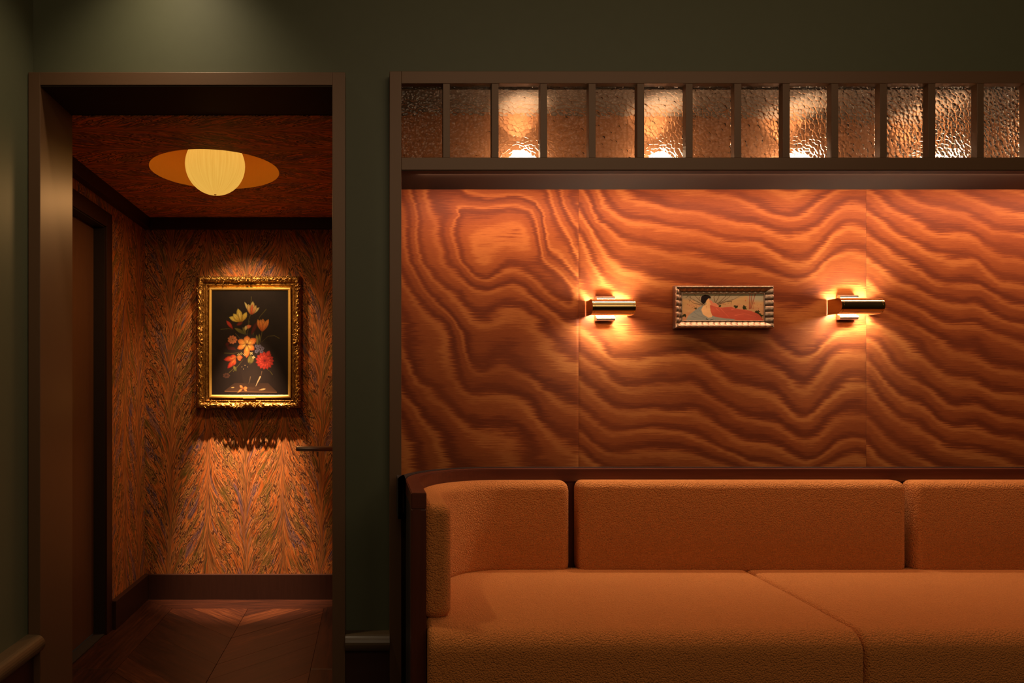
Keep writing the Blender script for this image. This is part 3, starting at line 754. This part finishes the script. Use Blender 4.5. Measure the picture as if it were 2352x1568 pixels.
# pink rose left
for k in range(9):
    a = 2*PI*k/9; p.petal(460,738,460+48*math.cos(a),738+44*math.sin(a),34,lin(206,110,60),lin(226,140,90))
for k in range(6):
    a = 2*PI*k/6+.4; p.petal(462,738,462+22*math.cos(a),738+20*math.sin(a),18,lin(180,60,36),lin(230,190,120))
p.petal(430,760,395,800,36,lin(96,28,18),lin(80,22,14)); p.poly([(390,780),(430,800),(480,810),(500,840),(420,835)], lin(70,22,16), soft=6)
# central star lily
for a in ((600,780,600,700,64),(600,780,690,730,62),(610,790,665,835,56),(598,790,595,910,58),(590,785,505,825,50),(590,775,510,745,54)): p.petal(*a, lin(208,150,60), lin(216,104,40))
for a in ((600,780,600,730,24),(605,780,650,755,20),(606,790,640,820,18),(598,795,597,860,20),(590,783,545,805,16)): p.petal(*a, lin(226,180,80), lin(222,150,70))
for k in range(7): p.stroke([(600,780),(600+22*math.cos(k*.9),772+20*math.sin(k*.9))], 4, lin(120,60,20), .9)
# blue grey blossoms
for cx_, cy_ in ((690,800),(720,800),(705,830),(735,850),(690,850),(745,820)):
    for k in range(5):
        a = 2*PI*k/5+cx_; p.petal(cx_,cy_,cx_+20*math.cos(a),cy_+18*math.sin(a),15,lin(70,66,84),lin(120,112,128))
# small white sprigs
for cx_, cy_ in ((545,870),(575,880),(640,868),(520,880),(660,905)):
    for k in range(4):
        a = 2*PI*k/4+cx_; p.petal(cx_,cy_,cx_+17*math.cos(a),cy_+15*math.sin(a),9,lin(190,160,90),lin(220,200,140))
# red carnation
for R_, n_, c1, c2 in ((88,15,lin(120,22,16),lin(186,50,34)),(62,12,lin(140,28,20),lin(206,66,44)),(36,8,lin(100,14,12),lin(190,50,36))):
    for k in range(n_):
        a = 2*PI*k/n_+R_*.1; p.petal(768,938,768+R_*math.cos(a),938+R_*math.sin(a)*.98,R_*.5,c1,c2)
p.petal(790,900,812,842,40,lin(170,40,26),lin(200,60,40))
# red & yellow tulip at left, lying
for a in ((500,905,378,930,50),(495,915,415,1010,46),(500,900,440,895,40),(490,925,470,985,34)): p.petal(*a, lin(206,100,40), lin(176,32,22))
for a in ((495,905,415,925,18),(490,915,440,985,14)): p.petal(*a, lin(214,140,60), lin(200,70,36))
for a in ((500,905,560,905,44),(505,915,545,935,26)): p.petal(*a, lin(200,120,50), lin(200,66,36))
# glass vase
p.poly([(560,960),(690,960),(740,1040),(735,1130),(690,1185),(600,1185),(560,1130),(545,1040)], lin(34,24,18), lin(50,36,26), 10, jit=2, al=.6)
p.stroke([(725,1090),(700,1140),(682,1180)], 13, lin(196,170,126), .9); p.stroke([(740,1040),(730,1090)], 7, lin(120,90,60), .7)
p.stroke([(632,1090),(625,1125),(615,1155)], 7, lin(120,96,66), .8); p.stroke([(600,1195),(660,1200),(720,1190)], 5, lin(100,78,54), .5)
for q in ((560,1020),(575,985),(545,1000),(600,1000)): p.petal(q[0],q[1],q[0]+10,q[1]-6,8,lin(150,120,80),lin(200,170,120))
# brown moth and fallen petals
for k in range(7):
    a = 2*PI*k/7; p.petal(403,1078,403+36*math.cos(a),1078+26*math.sin(a),24,lin(50,30,22),lin(86,54,38))
for a in ((560,1200,530,1170,26),(560,1200,605,1195,30),(560,1200,510,1240,20),(565,1205,600,1225,22)): p.petal(*a, lin(206,120,60), lin(220,150,84))
p.petal(710,1218,780,1204,18,lin(190,150,96),lin(216,180,120)); p.petal(445,1195,480,1190,10,lin(190,160,100),lin(200,170,110))
p.stroke([(505,1245),(540,1200),(560,1190)], 5, lin(120,100,40), .8)
p.c = p.c*.45
canvas_obj(p, FX(483), FX(661), FZ(907.5), FZ(664), HB-.030, M['canvas'], gp)
# frame sides: profile (inward offset from outer edge, projection from wall); mitred
def frame_side(cor_o, cor_i, prof, dirs, mat, parent, nm='frame_side', nseg=80, ripple=None, Y=HB):
    """sweep prof between two mitred corners. prof: t (0 outer..1 inner), projection"""
    (ax, az), (bx_, bz) = cor_o; (cx_, cz_), (dx, dz) = cor_i
    s = np.linspace(0, 1, nseg+1); vs = []; fs = []; m = len(prof)
    for j in s:
        for t, pr in prof:
            x = (ax+(bx_-ax)*j)*(1-t)+(cx_+(dx-cx_)*j)*t; z = (az+(bz-az)*j)*(1-t)+(cz_+(dz-cz_)*j)*t
            L = math.hypot(x-ax, z-az)
            if ripple: pr2, off = ripple(t, j, pr, x, z)
            else: pr2, off = pr, 0
            vs.append((x+dirs[0]*off, Y-pr2, z+dirs[1]*off))
    for i in range(nseg):
        for k in range(m-1): a = i*m+k; fs.append((a, a+1, a+m+1, a+m))
    return pyd(nm, vs, fs, mat, parent, True)
OX0, OX1, OZ0, OZ1 = FX(449), FX(690), FZ(938), FZ(632)
IX0, IX1, IZ0, IZ1 = FX(478), FX(667), FZ(914), FZ(659)
prng = np.random.RandomState(11)
ph_ = prng.rand(40)*6.28
def carved(t, j, pr, x, z):
    if 0.03 < t < 0.62:
        wgt = math.sin(PI*min(1, (t-.03)/.59))
        s_ = (x+z) * 1.0
        v = 0.5*math.sin(s_*150+3*math.sin(t*9+s_*30)+ph_[0])+.35*math.sin(s_*290+t*30+ph_[1])+.3*math.sin((x-z)*210+t*22+ph_[2])
        return pr+wgt*.006*v, 0
    if 0.70 < t < 0.80: return pr+.0022*math.sin((x+z)*720), 0
    return pr, 0
prof = [(0, 0.0), (0.0, .022)]+[(t, .026+.030*math.sin(PI*min(1, t/.62))**.7) for t in np.linspace(.03, .62, 14)]+[(.64, .030), (.68, .028), (.70, .036), (.75, .039), (.80, .036), (.82, .030), (.90, .026), (1.0, .022)]
O_ = [(OX0, OZ0), (OX1, OZ0), (OX1, OZ1), (OX0, OZ1)]; I_ = [(IX0, IZ0), (IX1, IZ0), (IX1, IZ1), (IX0, IZ1)]
for k in range(4):
    a, b = k, (k+1) % 4
    frame_side((O_[a], O_[b]), (I_[a], I_[b]), prof, (0, 0), M['gilt'], gp, 'frame_side', 160, carved)
# gilt liner inside
L0 = [(FX(483.6), FZ(906.5)), (FX(660.4), FZ(906.5)), (FX(660.4), FZ(665)), (FX(483.6), FZ(665))]
for k in range(4):
    a, b = k, (k+1) % 4
    frame_side((I_[a], I_[b]), (L0[a], L0[b]), [(0, .024), (0.0, .040), (.1, .042), (.85, .034), (1, .033), (1, .026)], (0, 0), M['gilt_liner'], gp, 'liner', 4)
bx('name_plate', (FX(557), FX(586), HB-.0445, HB-.039, FZ(914.5), FZ(909.5)), M['gilt_liner'], gp)
# carved leaves, scrolls and shells
def leaf_bm(bm, x, z, ang, L, wd, lift, y0, curl=.6):
    rows = 7; ca, sa = math.cos(ang), math.sin(ang); prev = None
    for i in range(rows):
        t = i/(rows-1); wv = wd*math.sin(PI*min(.98, t*.85+.12))**.8*(1-.25*(i % 2)); off = curl*L*.35*t*t; h = lift*math.sin(PI*(t*.8+.15))
        row = []
        for q, hh in ((-1, -.55), (-.5, .1), (0, .45), (.5, .1), (1, -.55)):
            lx = L*t; lz = q*wv/2+off; row.append(bm.verts.new((x+lx*ca-lz*sa, y0-h-hh*wd*.5, z+lx*sa+lz*ca)))
        if prev:
            for a in range(4): bm.faces.new((prev[a], prev[a+1], row[a+1], row[a]))
        prev = row
def scroll_bm(bm, x, z, R, turns, dirn, a0, th, y0):
    n = int(26*turns); prev = None
    for i in range(n+1):
        t = i/n; a = a0+dirn*2*PI*turns*t; rr = R*(1-.82*t); th_ = th*(1-.45*t); cx_ = x+rr*math.cos(a); cz_ = z+rr*math.sin(a); ring = []
        for k in range(7):
            b = 2*PI*k/7; ring.append(bm.verts.new((cx_+th_*math.cos(b)*math.cos(a), y0-.004-th_*math.sin(b)-.006*t, cz_+th_*math.cos(b)*math.sin(a))))
        if prev:
            for k in range(7): bm.faces.new((prev[k], prev[(k+1) % 7], ring[(k+1) % 7], ring[k]))
        prev = ring
rg = random.Random(3)
mxx = (OX0+OX1)/2; mzz = (OZ0+OZ1)/2; wx = (OX1-OX0)/2; wz = (OZ1-OZ0)/2
for sx, sz in ((-1, -1), (1, -1), (1, 1), (-1, 1)):        # corners
    bm = bmesh.new(); x = mxx+sx*(wx-.022); z = mzz+sz*(wz-.020); out = math.atan2(sz, sx); y0 = HB-.044
    for k in range(7): leaf_bm(bm, x-sx*.012, z-sz*.012, out+(k-3)*.42, .034-.003*abs(k-3), .016, .012, y0, (k-3)*.2)
    scroll_bm(bm, x-sx*.045, z+sz*.004, .017, 1.4, sx*sz, PI/2*sz, .0042, y0); scroll_bm(bm, x+sx*.002, z-sz*.047, .017, 1.4, -sx*sz, 0 if sx > 0 else PI, .0042, y0)
    for k in range(6): leaf_bm(bm, x-sx*(.05+.012*k), z+sz*rg.uniform(-.004, .012), (0 if sx < 0 else PI)+rg.uniform(-.7, .7), .026, .012, .008, y0, rg.uniform(-1, 1))
    for k in range(6): leaf_bm(bm, x+sx*rg.uniform(-.004, .010), z-sz*(.05+.012*k), (PI/2 if sz < 0 else -PI/2)+rg.uniform(-.7, .7), .026, .012, .008, y0, rg.uniform(-1, 1))
    mesh('corner_ornament', bm, M['gilt'], gp, smooth=True)
for sx, sz in ((0, 1), (0, -1), (1, 0), (-1, 0)):          # centre cartouches
    bm = bmesh.new(); x = mxx+sx*(wx-.024); z = mzz+sz*(wz-.020); y0 = HB-(.058 if sz == -1 else .046); out = math.atan2(sz, sx)
    for k in range(9): leaf_bm(bm, x-sx*.014, z-sz*.012, out+(k-4)*.38, .030-.002*abs(k-4), .013, .014, y0, (k-4)*.12)
    for q in (-1, 1):
        tx, tz = -sz*q, sx*q
        scroll_bm(bm, x+tx*.034, z+tz*.034, .016, 1.5, q, out, .0045, y0)
        scroll_bm(bm, x+tx*.062-sx*.004, z+tz*.062-sz*.004, .011, 1.3, -q, out+PI, .0035, y0)
        for k in range(5): leaf_bm(bm, x+tx*(.05+.013*k)+sx*rg.uniform(-.006, .006), z+tz*(.05+.013*k)+sz*rg.uniform(-.006, .006), math.atan2(tz, tx)+rg.uniform(-.8, .8), .028, .012, .009, y0, rg.uniform(-1, 1))
    if sz == 1:  # pierced crest rising above the top edge
        scroll_bm(bm, x-.013, z+.018, .009, 1.0, 1, 0, .003, y0-.01); scroll_bm(bm, x+.013, z+.018, .009, 1.0, -1, PI, .003, y0-.01)
    mesh('centre_ornament', bm, M['gilt'], gp, smooth=True)
bm = bmesh.new()                                            # running foliage along the four sides
for k in range(4):
    (ax, az), (bx_, bz) = O_[k], O_[(k+1) % 4]; (cx_, cz_), (dx, dz) = I_[k], I_[(k+1) % 4]; Ls = math.hypot(bx_-ax, bz-az); nn = int(Ls/.019)
    for i in range(nn):
        j = (i+.5)/nn; t = .36+rg.uniform(-.16, .18)
        x = (ax+(bx_-ax)*j)*(1-t)+(cx_+(dx-cx_)*j)*t; z = (az+(bz-az)*j)*(1-t)+(cz_+(dz-cz_)*j)*t
        leaf_bm(bm, x, z, math.atan2(bz-az, bx_-ax)+rg.uniform(-1.1, 1.1), rg.uniform(.016, .030), rg.uniform(.007, .012), .006, HB-.047, rg.uniform(-1.5, 1.5))
o = mesh('carved_foliage', bm, M['gilt'], gp, smooth=True); o['kind'] = 'stuff'

# ---- small reclining-figure picture
SQ = 645.0
def QX(px): return (px-CX)/SQ
def QZ(py): return CZ+(CY-py)/SQ
sp = thing('small_framed_picture', 'small wide picture of a reclining woman in a ribbed silver bronze frame', 'picture', (QX(1666), YN, QZ(703)))
p = Painter(1286, 366, 2034, 611, 374, 123, lin(150,140,110))
p.poly([(1280,420),(1400,430),(1500,500),(1600,480),(1730,430),(1900,380),(2040,400),(2040,620),(1280,620)], lin(176,150,96), lin(190,140,100), 20, jit=10)
p.poly([(1880,360),(2040,360),(2040,440),(1900,430)], lin(150,150,124), soft=30)
for k in range(30):
    rx = rg.uniform(1290,2030); ry = rg.uniform(430,520); p.petal(rx, ry, rx+rg.uniform(-4,4), ry-10, 5, lin(176,84,58), lin(196,110,76))
tr_ = lin(74,52,36)
for q in ([(1480,465),(1430,440),(1370,410),(1330,372)], [(1480,470),(1400,455),(1350,420)], [(1600,460),(1660,440),(1720,400),(1740,370)], [(1610,468),(1690,440),(1760,420),(1840,378)],
          [(1595,450),(1620,410),(1635,370)], [(1500,470),(1420,400),(1400,370)], [(1590,440),(1580,400),(1610,370)], [(1620,455),(1680,400),(1700,368)], [(1700,440),(1740,440),(1735,470)], [(1500,450),(1470,420),(1455,380)]): p.stroke(q, 9, lin(120,98,66), .8); p.stroke(q, 3.5, tr_, 1)
for k in range(40):
    rx, ry = rg.choice([(1350,400),(1380,430),(1440,410),(1700,390),(1650,380),(1760,410),(1720,440),(1400,480)]); rx += rg.uniform(-28,28); ry += rg.uniform(-14,14); p.petal(rx, ry, rx+4, ry+3, 5, lin(64,52,30), lin(50,40,28))
for xa, xb in ((1905,1900),(1925,1910),(1955,1915)): p.stroke([(xa,370),(xb,500)], 6, lin(160,80,56), .9, False); p.stroke([(xa+4,370),(xb+3,500)], 2.5, lin(60,44,34), .9, False)
gr_ = lin(62,66,30)
for cx_, cy_, n_ in ((1310,560,14),(1620,482,7),(1780,488,9),(1860,492,9),(1975,530,12),(2010,560,8),(1420,500,5)):
    for k in range(n_):
        a = rg.uniform(0, 6.28); p.petal(cx_+rg.uniform(-22,22), cy_+rg.uniform(-16,16), cx_+rg.uniform(-26,26), cy_+rg.uniform(-20,20), 12, gr_, lin(40,48,24))
# blue-grey cloth
p.poly([(1330,600),(1345,565),(1400,520),(1440,490),(1480,472),(1520,520),(1590,570),(1680,575),(1780,590),(1760,610),(1320,612)], lin(122,132,126), lin(150,154,140), 4, jit=4)
for q in ([(1400,530),(1440,560),(1500,580)], [(1380,570),(1460,590)], [(1440,500),(1480,560)], [(1600,580),(1700,592)]): p.stroke(q, 4, lin(96,108,108), .7)
# back, neck, face profile
sk = lin(214,174,118)
p.poly([(1500,470),(1545,445),(1600,455),(1625,480),(1600,520),(1560,575),(1530,580),(1480,550),(1466,510),(1480,480)], sk, lin(226,186,130), 3, jit=1.5)
p.poly([(1508,450),(1545,425),(1558,455),(1530,480)], sk, soft=3, jit=1)
p.poly([(1536,425),(1560,432),(1572,448),(1610,462),(1625,485),(1560,482)], lin(206,130,96), soft=3, jit=1)
p.poly([(1512,420),(1534,410),(1540,430),(1530,452),(1510,450)], sk, soft=3, jit=.5)
p.poly([(1462,420),(1470,392),(1500,378),(1530,384),(1550,394),(1556,412),(1530,412),(1512,432),(1500,456),(1480,462),(1466,445)], lin(26,18,16), soft=3, jit=1.5)
p.stroke([(1512,480),(1516,500)], 5, lin(180,110,70), .8)
# coral blanket
co = lin(186,90,66)
p.poly([(1545,470),(1600,485),(1660,492),(1740,485),(1790,505),(1860,510),(1920,522),(1985,550),(2022,590),(2024,604),(1780,602),(1700,590),(1590,572),(1565,560),(1548,520)], co, lin(176,80,60), 3, jit=3)
for q in ([(1640,500),(1680,540),(1720,580)], [(1740,510),(1780,500),(1880,520)], [(1770,560),(1860,545),(1960,570)], [(1600,500),(1640,530)]): p.stroke(q, 5, lin(210,116,88), .7)
p.poly([(1590,572),(1680,585),(1780,592),(1720,606),(1580,604)], lin(140,146,132), soft=4)
p.stroke([(1512,590),(1538,602)], 7, lin(34,24,22)); p.stroke([(1550,600),(1580,590)], 7, lin(34,24,22))
p.c *= 1.25*(1+p.nz[..., None]*.18)
canvas_obj(p, QX(1568), QX(1758.5), QZ(737), QZ(672), YN-.0175, M['tile_paint'], sp)
O_ = [(QX(1552), QZ(753)), (QX(1779.5), QZ(753)), (QX(1779.5), QZ(654.5)), (QX(1552), QZ(654.5))]; I_ = [(QX(1569.5), QZ(735.5)), (QX(1757.5), QZ(735.5)), (QX(1757.5), QZ(673.5)), (QX(1569.5), QZ(673.5))]
def ribs(k):
    nr = 1/.0205
    def f(t, j, pr, x, z):
        if .08 < t < .9:
            return pr+.0034*(abs(math.sin(PI*nr*(x if k % 2 == 0 else z)))**.6)-.0022, 0
        return pr, 0
    return f
prof = [(0, .002), (0, .020), (.04, .024), (.10, .026)]+[(t, .019+.010*math.cos((t-.2)*2.2)**2) for t in np.linspace(.14, .86, 9)]+[(.90, .020), (.94, .022), (1, .020), (1, .010)]
for k in range(4):
    a, b = k, (k+1) % 4; L = math.hypot(O_[b][0]-O_[a][0], O_[b][1]-O_[a][1])
    frame_side((O_[a], O_[b]), (I_[a], I_[b]), prof, (0, 0), M['silverleaf'], sp, 'frame_side', 200 if L > .2 else 110, ribs(k), YN)
bx('backing', (QX(1556), QX(1776), YN-.010, YN-.001, QZ(749), QZ(658)), M['shadowgap'], sp)

# ------------------------------------------------------------------ banquette
bq = thing('banquette', 'long orange boucle banquette with curved mahogany back rail under the moire wall', 'sofa', (1.8, 2.2, 0))
XB = 3.48
def path(off, y_front=1.90, x_end=XB, n=28):
    """outer line of the banquette frame offset inwards by off: arm, rounded corner, back"""
    cx_, cy_, R = .46, 2.18, .35
    pts = [(.11+off, y_front)]
    m = 6
    for i in range(1, m): pts.append((.11+off, y_front+(cy_-y_front)*i/m))
    for i in range(n+1):
        a = PI-PI/2*i/n; pts.append((cx_+(R-off)*math.cos(a), cy_+(R-off)*math.sin(a)))
    pts.append((x_end, cy_+R-off)); return pts
def ribbon(name, off0, off1, z0, z1, mat, y_front=1.90, x_end=XB, par=bq, bev=0.0):
    A = path(off0, y_front, x_end); B = path(off1, y_front, x_end); n = len(A)
    vs = [(a[0], a[1], z) for z in (z0, z1) for a in A]+[(b[0], b[1], z) for z in (z0, z1) for b in B]
    fs = []
    for i in range(n-1):
        fs += [(i, i+1, n+i+1, n+i), (2*n+i, 3*n+i, 3*n+i+1, 2*n+i+1), (n+i, n+i+1, 3*n+i+1, 3*n+i), (i, 2*n+i, 2*n+i+1, i+1)]
    fs += [(0, n, 3*n, 2*n), (n-1, 3*n-1, 4*n-1, 2*n-1)]
    bmn = bmesh.new(); V = [bmn.verts.new(v) for v in vs]
    for f in fs: bmn.faces.new([V[i] for i in f])
    bmesh.ops.recalc_face_normals(bmn, faces=bmn.faces[:])
    if bev:
        es = [e for e in bmn.edges if len(e.link_faces) == 2 and e.calc_face_angle(0) > 1.0]
        bmesh.ops.bevel(bmn, geom=es, offset=bev, segments=2, affect='EDGES')
    return mesh(name, bmn, mat, par)
ribbon('top_rail', 0, .041, .876, .920, M['mahogany'], bev=.0025)
ribbon('back_panel', .004, .026, .0, .876, M['mahogany_v'])
bx('front_post', (.1105, .1508, 1.9005, 1.945, 0, .8755), M['mahogany_v'], bq, bev=.0015)
bx('side_panel', (.1108, .114, 1.945, 2.2, 0, .875), M['shadowgap'], bq)
ribbon('shadow_gap_strip', -.024, 0.0, .80, .921, M['shadowgap'], y_front=2.30)  # dark strip built to stand for the shaded gap behind the rail
def pad(name, pts, z0, z1, th, r=.028, lead=(True, True), bulge=.006):
    """upholstered pad swept along pts (outer/back line); thickness grows to the seating side (right of travel)"""
    P = [Vector(q) for q in pts]; S = [0]
    for a, b in zip(P[:-1], P[1:]): S.append(S[-1]+(b-a).length)
    L = S[-1]
    def at(s):
        for i in range(len(P)-1):
            if s <= S[i+1] or i == len(P)-2:
                t = (s-S[i])/(S[i+1]-S[i]); return P[i].lerp(P[i+1], t), (P[i+1]-P[i]).normalized()
    ss = [r*(1-math.cos(PI/2*i/7)) for i in range(8)]; n = max(10, int(L/.03))
    ss = ss+[r+(L-2*r)*i/n for i in range(1, n)]+[L-q for q in ss[::-1]]
    vs = []; K = 6; sec = []
    hh = (z1-z0)/2
    for cu, cv, a0 in ((1, 1, 0), (-1, 1, PI/2), (-1, -1, PI), (1, -1, 1.5*PI)):
        for i in range(K+1): sec.append((cu, cv, a0+PI/2*i/K))
    m = len(sec)
    for s in ss:
        c, d = at(s); nr = Vector((d.y, -d.x)); e = min(s, L-s); ins = 0
        if e < r: ins = r-math.sqrt(max(0, r*r-(r-e)**2))
        ins = min(ins, r*.96)
        bl = bulge*math.sin(PI*min(1, max(0, s/L)))**.5
        rr = max(.002, min(r-ins*.6, th/2-ins-.0005))
        for cu, cv, a in sec:
            u = th/2+cu*(th/2-ins-rr)+rr*math.cos(a); v = cv*(hh-ins-rr)+rr*math.sin(a)
            if u > th*.6: u += bl*(1-(v/hh)**2)
            q = c+nr*u; vs.append((q.x, q.y, (z0+z1)/2+v))
    fs = [(i*m+k, i*m+(k+1) % m, (i+1)*m+(k+1) % m, (i+1)*m+k) for i in range(len(ss)-1) for k in range(m)]
    fs += [tuple(range(m))[::-1], tuple(range((len(ss)-1)*m, len(ss)*m))]
    return pyd(name, vs, fs, M['boucle'], bq, True)
YB = 2.18+.35-.041     # inner face of rail
pp = path(.030, 1.935, .683)
pad('back_cushion', pp, .566, .8845, .082, .030)
pad('back_cushion', [(.712, 2.50), (1.834, 2.50)], .566, .885, .082, .026)
pad('back_cushion', [(1.860, 2.50), (2.98, 2.50)], .566, .885, .082, .026)
pad('back_cushion', [(3.006, 2.50), (3.47, 2.50)], .566, .885, .082, .026)
def seat(xa, xb, corner):
    yf, z0, zt, r, re = 1.832, .20, .566, .055, .016
    def rear(x):
        if not corner or x > .46: return 2.468
        return 2.18+.288*math.sqrt(max(0, 1-((.46-x)/.3085)**2))
    us = [re*(1-math.cos(PI/2*i/6)) for i in range(7)]; L = xb-xa; n = int(L/.03)
    xs_ = us+[re+(L-2*re)*i/n for i in range(1, n)]+[L-q for q in us[::-1]]
    vs = []; m = 0
    for s_ in xs_:
        x = xa+s_; e = min(s_, L-s_); ins = re-math.sqrt(max(0, re*re-(re-e)**2)) if e < re else 0
        yb_ = rear(x); sec = [(yf+.03+ins, z0)]
        sec += [(yf+ins, z0+.012+(zt-r-z0-.012)*q) for q in (0, .25, .5, .75, 1)]
        sec += [(yf+ins+(r-ins)*(1-math.cos(PI/2*i/9)), zt-r+(r-ins)*math.sin(PI/2*i/9)) for i in range(1, 10)]
        y0 = yf+r
        for i in range(1, 16):
            t = i/16; y = y0+(yb_-.02-y0)*t
            sec.append((y, zt-ins+.009*math.sin(PI*t)*min(1, e/.06)**.7))
        sec += [(yb_-ins-.02+.02*math.sin(PI/2*i/3), zt-ins-.02+.02*math.cos(PI/2*i/3)) for i in range(4)]
        sec += [(yb_-ins, z0)]
        m = len(sec); vs += [(x, y, z+(y-1.84)*.030*max(0, min(1, (z-.25)/.25))) for y, z in sec]
    N_ = len(xs_); fs = [(i*m+k, i*m+(k+1) % m, (i+1)*m+(k+1) % m, (i+1)*m+k) for i in range(N_-1) for k in range(m)]
    fs += [tuple(range(m))[::-1], tuple(range((N_-1)*m, N_*m))]
    return pyd('seat_cushion', vs, fs, M['boucle'], bq, True)
seat(.1525, 1.281, True); seat(1.2835, 2.42, False); seat(2.4225, XB, False)
bx('plinth', (.155, XB, 1.90, 2.10, 0, .20), M['mahogany'], bq, bev=.002)
